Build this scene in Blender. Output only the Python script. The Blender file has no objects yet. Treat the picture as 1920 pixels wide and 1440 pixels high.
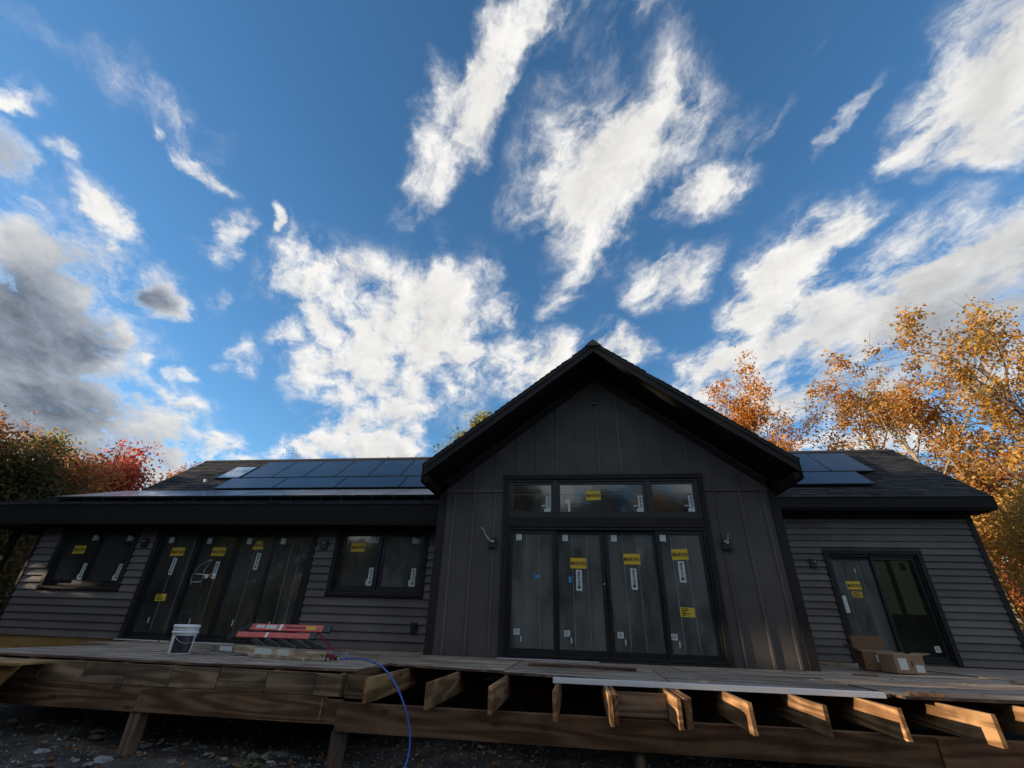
import bpy, bmesh, math, random
import numpy as np
from mathutils import Vector, Matrix, Euler
R = math.radians
scn = bpy.context.scene
COL = scn.collection

# ------------------------------------------------------------------ camera
cam_d = bpy.data.cameras.new('camera'); cam = bpy.data.objects.new('camera', cam_d); COL.objects.link(cam)
cam_d.sensor_width = 36.0; cam_d.lens = 840/1920*36.0; cam_d.clip_start = 0.05; cam_d.clip_end = 3000
rt, dn, fw = (0.99089206, 0.13145679, 0.0291897), (-0.03693795, 0.47380041, -0.87985724), (-0.1294933, 0.87076534, 0.47434081)
cam.matrix_world = Matrix(((rt[0], -dn[0], -fw[0], 0), (rt[1], -dn[1], -fw[1], 0), (rt[2], -dn[2], -fw[2], 0), (0, 0, 0, 1)))
scn.camera = cam
scn.render.resolution_x = 1024; scn.render.resolution_y = 768

# ------------------------------------------------------------------ light and exposure
SUN_EL, SUN_AZ = 10.0, 262.0            # azimuth clockwise from +Y: low sun, far to the photographer's left
to_sun = Vector((math.sin(R(SUN_AZ))*math.cos(R(SUN_EL)), math.cos(R(SUN_AZ))*math.cos(R(SUN_EL)), math.sin(R(SUN_EL))))
sd = bpy.data.lights.new('sun', 'SUN'); sd.energy = 5.0; sd.angle = R(0.5); sd.color = (1.0, 0.80, 0.58)
sun = bpy.data.objects.new('sun', sd); COL.objects.link(sun)
sun.rotation_euler = (-to_sun).to_track_quat('-Z', 'Y').to_euler()
scn.view_settings.view_transform = 'Standard'; scn.view_settings.look = 'None'
scn.view_settings.gamma = 1.0; scn.view_settings.use_curve_mapping = False
scn.view_settings.exposure = 0.78

# cloud banks: each row maps the cloud-deck coordinates (u, v, 1) to one bank's own unit disc, then cover and thickness
CLOUDS=[(5.342,-7.741,3.019,15.729,15.236,-4.142,0.95,0),(5.841,-7.323,4.051,13.485,13.198,-3.619,1,0),(5.951,-7.416,5.466,15.02,13.269,-3.177,0.85,0),
(8.412,-13.676,10.795,20.93,14.687,-2.148,0.6,0),(6.287,-7.587,2.684,10.773,8.808,-5.689,0.95,0),(5.161,-3.855,1.694,5.385,7.409,-4.388,1.1,0.05),
(7.905,-3.796,2.268,4.723,9.207,-5.593,1,0),(5.234,-6.994,4.65,10.521,5.253,-4.323,0.85,0),(6.851,-5.878,4.803,22.123,15.893,-13.616,0.75,0),
(8.469,-2.98,-0.33,2.587,17.882,-11.858,0.7,0),(5.423,-10.601,3.76,29.855,15.862,-7.909,0.45,0),(10.852,-5.411,0.685,4.899,24.14,-8.628,0.4,0),
(9.192,-4.01,1.38,6.364,12.198,-11.736,0.8,0),(13.93,-11.681,5.084,22.17,16.579,-19.977,0.6,0),(8.638,-8.653,1.698,12.645,7.517,-12.227,0.8,0.05),
(5.319,-5.289,1.792,10.01,4.89,-8.844,1,0.0),(8.45,-6.501,2.312,9.61,6.638,-10.717,0.9,0),(4.018,-3.811,-0.484,6.618,5.743,-9.958,1.1,0.35),
(3.572,-2.915,-0.05,4.356,3.621,-6.577,1.25,0.25),(3.085,-2.145,0.2,3.972,3.494,-6.226,1.25,0.2),(3.278,-1.785,0.455,4.78,5.086,-8.167,1.15,0.1),
(3.532,-2.654,-0.643,2.491,3.37,-5.592,1.25,0.7),(3.742,-1.959,-0.54,2.189,4.568,-7.158,1.0,0.5),(4.47,-1.576,-0.634,1.776,7.12,-10.418,0.9,0.2),
(5.519,-5.408,-1.241,3.042,2.638,-5.278,1.2,0.8),(6.603,-9.819,0.45,9.083,2.925,-7.08,1.1,0.15),(7.587,-13.183,0.479,13.249,2.467,-9.148,1,0.15),
(13.798,-15.665,0.237,20.074,15.063,-20.033,0.8,0.1),(13.431,-14.986,-1.239,16.7,13.984,-19.632,0.8,0.25),(9.252,-17.564,4.589,76.898,8.426,-40.2,0.5,0),
(4.625,-8.438,2.448,73.916,19.091,-34.695,0.22,0),(7.819,-9.958,3.17,27.272,16.262,-16.26,0.28,0),(4.557,9.703,1.178,-28.29,21.841,-26.249,0.2,0),
(7.145,6.069,-0.282,-5.359,6.535,-7.954,0.85,0),(5.526,2.999,0.197,-3.073,7.203,-7.127,1.05,0),(8.967,0.001,3.116,2.625,9.41,-7.029,0.95,0),
(2.258,-2.789,3.819,5.329,3.242,-0.83,1.15,0.05),(2.857,-1.666,3.887,4.031,3.082,-1.458,1.15,0.08),(11.069,2.594,0.908,-0.72,5.297,-5.53,0.85,0),
(3.952,9.559,-5.765,-16.375,-0.847,-9.695,0.9,0),(6.136,8.329,-4.247,-7.069,1.041,-6.39,0.85,0),(6.954,17.268,-10.429,-14.131,-1.728,-8.95,0.7,0),
(5.365,2.083,0.935,-1.39,6.574,-11.038,1,0.1),(13.335,2.972,6.048,4.278,22.685,-12.665,0.6,0),(16.526,-2.048,4.707,6.3,18.137,-15.621,0.75,0),
(22.188,4.144,1.22,-1.293,10.527,-8.652,0.45,0),(7.367,-1.473,2.686,3.859,6.901,-7.282,0.95,0),(12.854,2.741,0.943,-0.795,6.147,-7.871,0.75,0),
(11.915,2.249,-4.048,-8.09,14.711,-14.327,0.85,0),(10.646,-2.092,2.681,5.586,12.713,-13.41,0.8,0),(4.263,12.059,-2.41,-24.094,-4.108,-19.185,0.95,0),
(8.792,19.061,-2.895,-36.762,7.927,-28.159,0.8,0),(5.323,9.522,0.257,-18.221,13.226,-16.417,0.42,0),(6.291,17.05,-2.619,-36.846,4.038,-25.106,0.36,0),
(21.827,46.121,-2.469,-59.101,20.984,-48.699,0.6,0),(28.765,24.923,5.53,-5.454,11.596,-10.764,0.65,0),(54.497,32.624,14.032,-7.657,40.142,-27.539,0.55,0),
(13.582,46.73,-2.145,-20.121,-3.838,-16.625,1,0),(15.929,21.973,7.005,-9.966,20.154,-17.245,0.7,0.6),(22.037,33.654,6.072,-34.818,39.888,-44.852,0.5,0),
(36.863,56.4,10.466,-42.748,40.335,-60.221,0.6,0),(42.895,24.346,27.0,4.184,31.773,-14.054,0.6,0),(3.086,5.665,-0.117,-3.329,-0.19,-4.21,1.35,1.1),
(6.292,8.845,2.222,-6.778,7.7,-11.625,1.3,0.0),(7.733,18.059,-2.257,-13.002,-1.999,-12.698,1.15,0),(2.021,6.759,-2.923,-7.099,-3.685,-5.953,1.3,1.0),
(2.419,2.83,0.903,-1.942,1.946,-4.896,1.35,1.0),(23.546,24.738,7.056,-5.159,7.279,-11.928,0.8,0),(3.381,6.754,-2.782,-6.918,-2.193,-6.917,1.1,0.15),
(3.783,5.514,-1.708,-5.169,-0.685,-6.329,1.15,0.3),(5.599,5.581,-0.615,-7.632,2.525,-13.016,1,0),(1.985,1.916,0.984,-1.047,2.438,-4.948,1.25,0.85),
(11.916,11.827,3.14,-7.254,12.111,-15.791,0.95,1),(14.474,14.058,2.095,-16.226,15.992,-33.14,0.8,0),(20.114,12.688,5.903,-3.42,13.692,-16.134,0.7,0),
(33.062,27.643,13.331,-8.601,29.279,-35.947,0.7,0),(35.24,23.674,11.158,-7.942,30.115,-36.928,0.6,0),(7.668,2.453,3.462,2.115,10.885,-13.629,0.9,0),
(16.535,9.096,4.363,-3.703,13.363,-22.826,0.6,0),(3.857,-1.832,-0.833,3.173,8.171,-15.12,0.95,0.1),(6.89,-2.654,-1.128,3.807,11.616,-20.285,0.8,0),
(11.448,-2.069,-1.585,0.147,10.748,-12.678,0.8,0),(29.838,20.602,9.408,-5.417,23.278,-21.781,0.55,0.3),(46.123,25.782,11.078,-3.498,18.264,-13.612,0.45,0)]


def N(nt, kind, **kw):
    n = nt.nodes.new(kind)
    for k, v in kw.items():
        if k == 'ins':
            for kk, vv in v.items():
                s = n.inputs[kk]
                if isinstance(vv, bpy.types.NodeSocket): nt.links.new(vv, s)
                else: s.default_value = vv
        else: setattr(n, k, v)
    return n
def MATH(nt, op, a, b=None, clamp=False):
    n = nt.nodes.new('ShaderNodeMath'); n.operation = op; n.use_clamp = clamp
    for i, v in enumerate((a, b)):
        if v is None: continue
        if isinstance(v, bpy.types.NodeSocket): nt.links.new(v, n.inputs[i])
        else: n.inputs[i].default_value = v
    return n.outputs[0]
def VM(nt, op, a, b=None, out=0):
    n = nt.nodes.new('ShaderNodeVectorMath'); n.operation = op
    for i, v in enumerate((a, b)):
        if v is None: continue
        if isinstance(v, bpy.types.NodeSocket): nt.links.new(v, n.inputs[i])
        else: n.inputs[i].default_value = v
    return n.outputs[out]
def MIX(nt, f, a, b, blend='MIX'):
    n = nt.nodes.new('ShaderNodeMix'); n.data_type = 'RGBA'; n.blend_type = blend
    for i, v in ((0, f), (6, a), (7, b)):
        if isinstance(v, bpy.types.NodeSocket): nt.links.new(v, n.inputs[i])
        elif i == 0: n.inputs[0].default_value = v
        else: n.inputs[i].default_value = (*v, 1) if len(v) == 3 else v
    return n.outputs[2]
def RANGE(nt, v, a, b, c, d, smooth=True):
    n = nt.nodes.new('ShaderNodeMapRange'); n.clamp = True
    if smooth: n.interpolation_type = 'SMOOTHSTEP'
    nt.links.new(v, n.inputs[0])
    for i, x in enumerate((a, b, c, d)): n.inputs[i+1].default_value = x
    return n.outputs[0]

def build_world():
    w = bpy.data.worlds.new('World'); w.use_nodes = True
    nt = w.node_tree; nt.nodes.clear()
    sky = N(nt, 'ShaderNodeTexSky', sky_type='NISHITA', sun_disc=False, sun_elevation=R(SUN_EL), sun_rotation=R(SUN_AZ),
            altitude=200, air_density=1.0, dust_density=0.25, ozone_density=2.5)
    tint = MIX(nt, 1.0, sky.outputs[0], (0.82, 0.99, 1.08), 'MULTIPLY')
    hs = N(nt, 'ShaderNodeHueSaturation', ins={'Saturation': 1.07, 'Value': 1.32, 'Color': tint})
    d = VM(nt, 'NORMALIZE', N(nt, 'ShaderNodeTexCoord').outputs['Generated'])
    sx = N(nt, 'ShaderNodeSeparateXYZ', ins={0: d})
    dz = MATH(nt, 'ADD', MATH(nt, 'MAXIMUM', sx.outputs[2], -0.1), 0.25)
    u = MATH(nt, 'DIVIDE', sx.outputs[0], dz); v = MATH(nt, 'DIVIDE', sx.outputs[1], dz)
    p0 = N(nt, 'ShaderNodeCombineXYZ', ins={0: u, 1: v, 2: 1.0}).outputs[0]
    # ragged edges: warp the coordinates at two scales
    wn = N(nt, 'ShaderNodeTexNoise', noise_dimensions='2D', ins={'Vector': p0, 'Scale': 5.5, 'Detail': 5.0, 'Roughness': 0.62})
    wv = VM(nt, 'SUBTRACT', wn.outputs['Color'], (0.5, 0.5, 0.5))
    wv = VM(nt, 'MULTIPLY', wv, (0.15, 0.15, 0.0))
    p = VM(nt, 'ADD', p0, wv)
    # fine structure, drawn out along the wind
    ps = N(nt, 'ShaderNodeMapping', vector_type='TEXTURE', ins={'Vector': VM(nt, 'ADD', p0, VM(nt, 'MULTIPLY', wv, (0.5, 0.5, 0))), 'Rotation': (0, 0, R(118)), 'Scale': (1.5, 1.0, 1.0)}).outputs[0]
    def fbm(vec, sc, det=8.0):
        return N(nt, 'ShaderNodeTexNoise', noise_dimensions='2D', ins={'Vector': vec, 'Scale': sc, 'Detail': det, 'Roughness': 0.66, 'Distortion': 0.1}).outputs[0]
    f1 = fbm(ps, 9.5)
    f2 = fbm(VM(nt, 'ADD', ps, (-0.03, -0.025, 0)), 9.5, 5.0)
    f3 = MATH(nt, 'MULTIPLY', MATH(nt, 'SUBTRACT', f1, 0.5), 3.1)
    relief = MATH(nt, 'MULTIPLY', MATH(nt, 'SUBTRACT', f1, f2), 0.55)
    brk = RANGE(nt, N(nt, 'ShaderNodeTexNoise', noise_dimensions='2D', ins={'Vector': VM(nt, 'ADD', ps, (8.1, 4.4, 0)), 'Scale': 4.6, 'Detail': 3.0, 'Roughness': 0.55}).outputs[0], 0.34, 0.62, 0.58, 1.15)
    pu = N(nt, 'ShaderNodeSeparateXYZ', ins={0: p})
    # the rest of the sky, out of view: broken cloud, made fuller to whiten the fill light
    back = RANGE(nt, v, 0.05, -0.25, 0.0, 1.0)
    side = MATH(nt, 'MAXIMUM', RANGE(nt, u, 1.5, 2.0, 0.0, 1.0), RANGE(nt, u, -1.5, -2.0, 0.0, 1.0))
    bn = N(nt, 'ShaderNodeTexNoise', noise_dimensions='2D', ins={'Vector': p, 'Scale': 1.7, 'Detail': 2.0, 'Roughness': 0.5})
    rest = MATH(nt, 'MULTIPLY', MATH(nt, 'MAXIMUM', back, side), RANGE(nt, bn.outputs[0], 0.40, 0.56, 0.0, 1.15))
    def blob_group(name, lo, hi):
        g = bpy.data.node_groups.new(name, 'ShaderNodeTree')
        for nm, tp in (('P', 'NodeSocketVector'), ('A', 'NodeSocketVector'), ('B', 'NodeSocketVector'), ('W', 'NodeSocketFloat'), ('M', 'NodeSocketFloat')):
            g.interface.new_socket(nm, in_out='INPUT', socket_type=tp)
        g.interface.new_socket('M', in_out='OUTPUT', socket_type='NodeSocketFloat')
        gi = g.nodes.new('NodeGroupInput'); go = g.nodes.new('NodeGroupOutput')
        s = VM(g, 'DOT_PRODUCT', gi.outputs[0], gi.outputs[1], 1); t = VM(g, 'DOT_PRODUCT', gi.outputs[0], gi.outputs[2], 1)
        l = VM(g, 'LENGTH', N(g, 'ShaderNodeCombineXYZ', ins={0: s, 1: t}).outputs[0], None, 1)
        f = MATH(g, 'MULTIPLY', RANGE(g, l, lo, hi, 1.0, 0.0), gi.outputs[3])
        g.links.new(MATH(g, 'MAXIMUM', f, gi.outputs[4]), go.inputs[0])
        return g
    gc = blob_group('cloud_bank', 0.1, 1.72); gg = blob_group('cloud_thickness', 0.2, 1.4)
    def put(grp, it, wt, prev):
        n = nt.nodes.new('ShaderNodeGroup'); n.node_tree = grp
        nt.links.new(p, n.inputs[0]); n.inputs[1].default_value = it[0:3]; n.inputs[2].default_value = it[3:6]; n.inputs[3].default_value = wt
        if prev is None: n.inputs[4].default_value = 0.0
        else: nt.links.new(prev, n.inputs[4])
        return n.outputs[0]
    def leaf(items):
        M = rest; G = None
        for it in items:
            M = put(gc, it, it[6]*1.17, M)
            if it[7] > 0: G = put(gg, it, it[7], G)
        M = MATH(nt, 'MULTIPLY', M, MATH(nt, 'MAXIMUM', brk, G) if G is not None else brk)
        amp = MATH(nt, 'MINIMUM', MATH(nt, 'MULTIPLY', M, 1.7), 1.1)
        val = MATH(nt, 'ADD', M, MATH(nt, 'MULTIPLY', f3, amp))
        dens = RANGE(nt, val, 0.04, 1.22, 0.0, 1.0)
        core = RANGE(nt, val, 0.6, 1.7, 0.0, 1.0)
        lit = MATH(nt, 'ADD', 0.99, relief)
        lit = MATH(nt, 'SUBTRACT', lit, MATH(nt, 'MULTIPLY', core, 0.10))
        lit = MATH(nt, 'MINIMUM', MATH(nt, 'MAXIMUM', lit, 0.80), 1.06)
        col = MIX(nt, 1.0, (CL*1.0, CL*0.98, CL*0.94), N(nt, 'ShaderNodeCombineXYZ', ins={0: lit, 1: lit, 2: lit}).outputs[0], 'MULTIPLY')
        if G is not None:
            grey = MATH(nt, 'MULTIPLY', G, RANGE(nt, val, 0.25, 0.95, 0.2, 1.0))
            gv = RANGE(nt, f1, 0.36, 0.66, 0.72, 1.5, False)
            gcol = MIX(nt, 1.0, (CL*0.215, CL*0.245, CL*0.295), N(nt, 'ShaderNodeCombineXYZ', ins={0: gv, 1: gv, 2: gv}).outputs[0], 'MULTIPLY')
            col = MIX(nt, grey, col, gcol)
        final = MIX(nt, MATH(nt, 'MULTIPLY', dens, 0.97), hs.outputs[0], col)
        return N(nt, 'ShaderNodeBackground', ins={'Color': final, 'Strength': SKY}).outputs[0]
    def extent(it):
        A = np.array([[it[0], it[1]], [it[3], it[4]]]); I = np.linalg.inv(A)
        c = -I @ np.array([it[2], it[5]]); h = 1.75*np.sqrt((I**2).sum(1))
        return c-h, c+h
    def split(items, depth):
        if depth == 0 or len(items) < 8: return leaf(items)
        ex = [extent(i) for i in items]; best = None
        for ax in (0, 1):
            for q in np.linspace(0.2, 0.8, 13):
                c = float(np.quantile([(e[0][ax]+e[1][ax])/2 for e in ex], q))
                lo = [i for i, e in zip(items, ex) if e[0][ax] < c]; hi = [i for i, e in zip(items, ex) if e[1][ax] > c]
                sc = max(len(lo), len(hi)) + 0.3*(len(lo)+len(hi))
                if best is None or sc < best[0]: best = (sc, ax, c, lo, hi)
        _, ax, c, lo, hi = best
        a = split(lo, depth-1); b = split(hi, depth-1)
        f = MATH(nt, 'GREATER_THAN', pu.outputs[ax], c)
        return N(nt, 'ShaderNodeMixShader', ins={0: f, 1: a, 2: b}).outputs[0]
    tree = split(CLOUDS, 4)
    N(nt, 'ShaderNodeOutputWorld', ins={'Surface': tree})
    scn.world = w
    w.cycles.sampling_method = 'MANUAL'; w.cycles.sample_map_resolution = 512
SKY = 0.10
CL = 5.6
build_world()

# ------------------------------------------------------------------ helpers
rng = random.Random(7)
class MB:
    """collects shapes, links them as ONE mesh object"""
    def __init__(s): s.v = []; s.f = []; s.m = []
    def add(s, vs, fs, mi=0):
        b = len(s.v); s.v += [tuple(x) for x in vs]; s.f += [tuple(b+i for i in f) for f in fs]; s.m += [mi]*len(fs); return s
    def hexa(s, vs, mi=0):     # 8 corners: bottom ring 0-3, top ring 4-7
        return s.add(vs, [(3, 2, 1, 0), (4, 5, 6, 7), (0, 1, 5, 4), (1, 2, 6, 5), (2, 3, 7, 6), (3, 0, 4, 7)], mi)
    def box(s, x0, x1, y0, y1, z0, z1, mi=0):
        return s.hexa([(x0, y0, z0), (x1, y0, z0), (x1, y1, z0), (x0, y1, z0), (x0, y0, z1), (x1, y0, z1), (x1, y1, z1), (x0, y1, z1)], mi)
    def quad(s, a, b, c, d, mi=0): return s.add([a, b, c, d], [(0, 1, 2, 3)], mi)
    def bar(s, p, q, w, h, up=(0, 0, 1), mi=0):   # rectangular bar from p to q
        p = Vector(p); q = Vector(q); d = (q-p).normalized(); sd_ = d.cross(Vector(up)).normalized(); u = sd_.cross(d)
        a = sd_*(w/2); b = u*(h/2)
        return s.hexa([p-a-b, p+a-b, q+a-b, q-a-b, p-a+b, p+a+b, q+a+b, q-a+b], mi)
    def tube(s, pts, r, n=8, mi=0, cap=True):
        pts = [Vector(p) for p in pts]; rs = r if isinstance(r, (list, tuple)) else [r]*len(pts)
        b0 = len(s.v); ref = Vector((0.13, 0.27, 0.95))
        for i, p in enumerate(pts):
            d = (pts[min(i+1, len(pts)-1)]-pts[max(i-1, 0)]).normalized()
            a = d.cross(ref)
            if a.length < 1e-3: a = d.cross(Vector((1, 0, 0)))
            a.normalize(); c = d.cross(a)
            for k in range(n):
                t = 2*math.pi*k/n; s.v.append(tuple(p+(a*math.cos(t)+c*math.sin(t))*rs[i]))
        for i in range(len(pts)-1):
            for k in range(n):
                s.f.append((b0+i*n+k, b0+i*n+(k+1) % n, b0+(i+1)*n+(k+1) % n, b0+(i+1)*n+k)); s.m.append(mi)
        if cap:
            s.f.append(tuple(b0+k for k in range(n))[::-1]); s.m.append(mi)
            e = b0+(len(pts)-1)*n; s.f.append(tuple(e+k for k in range(n))); s.m.append(mi)
        return s
    def lathe(s, prof, c, n=28, mi=0):
        b0 = len(s.v)
        for r_, z_ in prof:
            for k in range(n):
                t = 2*math.pi*k/n; s.v.append((c[0]+r_*math.cos(t), c[1]+r_*math.sin(t), c[2]+z_))
        for i in range(len(prof)-1):
            for k in range(n):
                s.f.append((b0+i*n+k, b0+i*n+(k+1) % n, b0+(i+1)*n+(k+1) % n, b0+(i+1)*n+k)); s.m.append(mi)
        return s
    def build(s, name, mats, parent=None, smooth=False, bevel=0.0):
        me = bpy.data.meshes.new(name); me.from_pydata(s.v, [], s.f)
        mats = mats if isinstance(mats, (list, tuple)) else [mats]
        for m in mats: me.materials.append(m)
        if len(mats) > 1: me.polygons.foreach_set('material_index', s.m)
        if smooth: me.polygons.foreach_set('use_smooth', [True]*len(s.f))
        me.update()
        return link(name, me, parent, bevel)
def link(name, me, parent=None, bevel=0.0):
    o = bpy.data.objects.new(name, me); COL.objects.link(o)
    if parent is not None: attach(o, parent)
    if bevel:
        b = o.modifiers.new('bevel', 'BEVEL'); b.width = bevel; b.segments = 2; b.limit_method = 'ANGLE'
    return o
WORLD = {}
def attach(o, parent):        # meshes are modelled in scene coordinates; keep them there under the parent
    o.parent = parent
    base = Vector((0, 0, 0)); q = parent
    while q is not None: base += q.location; q = q.parent
    o.location = o.location - base
def thing(name, label, cat, loc, group=None):
    o = bpy.data.objects.new(name, None); o.empty_display_size = 0.2; o.location = loc; COL.objects.link(o)
    return tag(o, label, cat, group)
def tag(o, label, cat, group=None):
    o['label'] = label; o['category'] = cat
    if group: o['group'] = group
    return o
def struct(o): o['kind'] = 'structure'; return o
def stuff(o, label=None, cat=None):
    o['kind'] = 'stuff'
    if label: o['label'] = label; o['category'] = cat
    return o

# ------------------------------------------------------------------ materials
def new_mat(name):
    m = bpy.data.materials.new(name); m.use_nodes = True; nt = m.node_tree
    return m, nt, nt.nodes['Principled BSDF']
def setp(b, **kw):
    for k, v in kw.items():
        s = b.inputs[k.replace('_', ' ')]
        s.default_value = (*v, 1) if isinstance(v, tuple) and len(v) == 3 and s.type == 'RGBA' else v
def ocoord(nt): return N(nt, 'ShaderNodeTexCoord').outputs['Object']
def bump(nt, b, h, strength, dist=0.01):
    n = N(nt, 'ShaderNodeBump', ins={'Height': h, 'Strength': strength, 'Distance': dist}); nt.links.new(n.outputs[0], b.inputs['Normal'])
def noise(nt, vec, scale, detail=4.0, rough=0.55, sc=None):
    if sc: vec = VM(nt, 'MULTIPLY', vec, sc)
    return N(nt, 'ShaderNodeTexNoise', ins={'Vector': vec, 'Scale': scale, 'Detail': detail, 'Roughness': rough}).outputs[0]
def paint(name, col, rough=0.55, grain=(1.5, 30, 60), var=0.25, bstr=0.15, spec=0.22):
    """factory-painted board: faint embossed grain, slight soiling"""
    m, nt, b = new_mat(name); c = ocoord(nt)
    n1 = noise(nt, c, 1.3, 5.0); n2 = noise(nt, c, 1.0, 5.0, 0.6, grain)
    rnd = N(nt, 'ShaderNodeObjectInfo').outputs['Random']
    f = MATH(nt, 'ADD', MATH(nt, 'MULTIPLY', n1, 0.7), MATH(nt, 'MULTIPLY', rnd, 0.3))
    lo = tuple(x*(1-var) for x in col); hi = tuple(x*(1+var) for x in col)
    nt.links.new(MIX(nt, RANGE(nt, f, 0.25, 0.75, 0, 1), lo, hi), b.inputs['Base Color'])
    setp(b, Roughness=rough, Specular_IOR_Level=spec); bump(nt, b, n2, bstr, 0.003)
    return m
def plain(name, col, rough=0.5, metal=0.0, var=0.15, scale=18.0, spec=0.5, bstr=0.0):
    m, nt, b = new_mat(name); c = ocoord(nt); n1 = noise(nt, c, scale, 5.0)
    nt.links.new(MIX(nt, RANGE(nt, n1, 0.3, 0.7, 0, 1), tuple(x*(1-var) for x in col), tuple(min(1, x*(1+var)) for x in col)), b.inputs['Base Color'])
    setp(b, Metallic=metal, Specular_IOR_Level=spec)
    nt.links.new(RANGE(nt, n1, 0.3, 0.7, max(0.02, rough*0.8), min(1, rough*1.2)), b.inputs['Roughness'])
    if bstr: bump(nt, b, n1, bstr, 0.005)
    return m
def wood(name, a, b_, axis='X', rough=0.75, rings=7.0, stain=0.5, bstr=0.5):
    """sawn lumber: long grain along one axis, cathedral figure, dark stains and wet patches"""
    m, nt, b = new_mat(name); c = ocoord(nt)
    rnd = N(nt, 'ShaderNodeObjectInfo').outputs['Random']
    off = N(nt, 'ShaderNodeCombineXYZ', ins={0: MATH(nt, 'MULTIPLY', rnd, 37.0), 1: MATH(nt, 'MULTIPLY', rnd, 11.0), 2: MATH(nt, 'MULTIPLY', rnd, 23.0)}).outputs[0]
    c = VM(nt, 'ADD', c, off)
    sc = {'X': (0.5, 6, 6), 'Y': (6, 0.5, 6), 'Z': (6, 6, 0.5)}[axis]
    cs = VM(nt, 'MULTIPLY', c, sc)
    big = noise(nt, cs, 0.55, 2.0, 0.5)
    ring = N(nt, 'ShaderNodeMath', operation='FRACT', ins={0: MATH(nt, 'MULTIPLY', big, rings)}).outputs[0]
    ring = RANGE(nt, MATH(nt, 'ABSOLUTE', MATH(nt, 'SUBTRACT', ring, 0.5)), 0.08, 0.5, 0, 1)
    fs = {'X': (3, 90, 90), 'Y': (90, 3, 90), 'Z': (90, 90, 3)}[axis]
    fine = noise(nt, c, 1.0, 4.0, 0.6, fs)
    f = MATH(nt, 'ADD', MATH(nt, 'MULTIPLY', ring, 0.5), MATH(nt, 'MULTIPLY', fine, 0.75))
    col = MIX(nt, RANGE(nt, f, 0.25, 0.95, 0, 1), tuple(x*0.8 for x in a), tuple(x*1.12 for x in b_))
    blot = noise(nt, c, 2.3, 5.0, 0.65)
    col = MIX(nt, RANGE(nt, blot, 0.42, 0.72, 0, stain), col, tuple(x*0.38 for x in a))
    kv = N(nt, 'ShaderNodeTexVoronoi', ins={'Vector': VM(nt, 'MULTIPLY', c, {'X': (1.6, 5, 5), 'Y': (5, 1.6, 5), 'Z': (5, 5, 1.6)}[axis]), 'Scale': 1.0})
    knot = RANGE(nt, MATH(nt, 'ADD', kv.outputs['Distance'], MATH(nt, 'MULTIPLY', fine, 0.08)), 0.09, 0.19, 0.75, 0.0)
    col = MIX(nt, knot, col, tuple(x*0.3 for x in a))
    col = MIX(nt, 1.0, col, N(nt, 'ShaderNodeCombineXYZ', ins={0: MATH(nt, 'ADD', 0.75, MATH(nt, 'MULTIPLY', rnd, 0.5)), 1: MATH(nt, 'ADD', 0.77, MATH(nt, 'MULTIPLY', rnd, 0.45)), 2: MATH(nt, 'ADD', 0.8, MATH(nt, 'MULTIPLY', rnd, 0.38))}).outputs[0], 'MULTIPLY')
    nt.links.new(col, b.inputs['Base Color']); setp(b, Roughness=rough, Specular_IOR_Level=0.25)
    bump(nt, b, f, bstr, 0.004)
    return m
def island_ramp(name, cols, rough=0.7, trans=0.0, spec=0.2, subtle=None):
    """colour picked at random for every loose piece (leaf, shingle, stone)"""
    m, nt, b = new_mat(name)
    g = N(nt, 'ShaderNodeNewGeometry').outputs['Random Per Island']
    r = nt.nodes.new('ShaderNodeValToRGB'); nt.links.new(g, r.inputs[0]); e = r.color_ramp.elements
    while len(e) < len(cols): e.new(0.5)
    for i, cc in enumerate(cols): e[i].position = i/(len(cols)-1); e[i].color = (*cc, 1)
    col = r.outputs[0]
    if subtle: col = MIX(nt, 1.0, col, MIX(nt, RANGE(nt, noise(nt, ocoord(nt), subtle, 5.0, 0.65), 0.3, 0.7, 0, 1), (0.6, 0.6, 0.6), (1.3, 1.3, 1.3)), 'MULTIPLY')
    nt.links.new(col, b.inputs['Base Color']); setp(b, Roughness=rough, Specular_IOR_Level=spec)
    if trans:
        t = N(nt, 'ShaderNodeBsdfTranslucent', ins={'Color': col}); ms = N(nt, 'ShaderNodeMixShader', ins={0: trans, 1: b.outputs[0], 2: t.outputs[0]})
        nt.links.new(ms.outputs[0], nt.nodes['Material Output'].inputs[0])
    return m
MT = {}
MT['siding'] = paint('charcoal_siding', (0.134, 0.118, 0.109), 0.6)
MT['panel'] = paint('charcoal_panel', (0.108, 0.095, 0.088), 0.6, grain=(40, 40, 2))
MT['trim'] = paint('black_trim', (0.022, 0.019, 0.018), 0.6, grain=(20, 20, 20))
MT['fascia'] = paint('black_fascia', (0.009, 0.008, 0.0075), 0.7, grain=(4, 30, 30))
MT['frame'] = plain('black_window_frame', (0.014, 0.014, 0.015), 0.35, var=0.1)
MT['drip'] = plain('black_drip_edge', (0.035, 0.035, 0.037), 0.35, metal=0.6)
MT['concrete'] = plain('grey_concrete', (0.16, 0.155, 0.145), 0.9, var=0.35, scale=4.0, bstr=0.4)
MT['sheath'] = wood('tan_sheathing', (0.30, 0.17, 0.055), (0.36, 0.22, 0.08), 'X', rings=3, stain=0.5)
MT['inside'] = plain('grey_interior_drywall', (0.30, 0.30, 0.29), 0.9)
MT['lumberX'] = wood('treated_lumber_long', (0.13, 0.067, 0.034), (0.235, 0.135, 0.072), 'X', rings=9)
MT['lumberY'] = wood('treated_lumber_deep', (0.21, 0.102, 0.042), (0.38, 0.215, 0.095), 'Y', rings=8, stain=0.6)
MT['lumberZ'] = wood('treated_lumber_upright', (0.12, 0.076, 0.050), (0.21, 0.142, 0.098), 'Z', rings=6)
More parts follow.
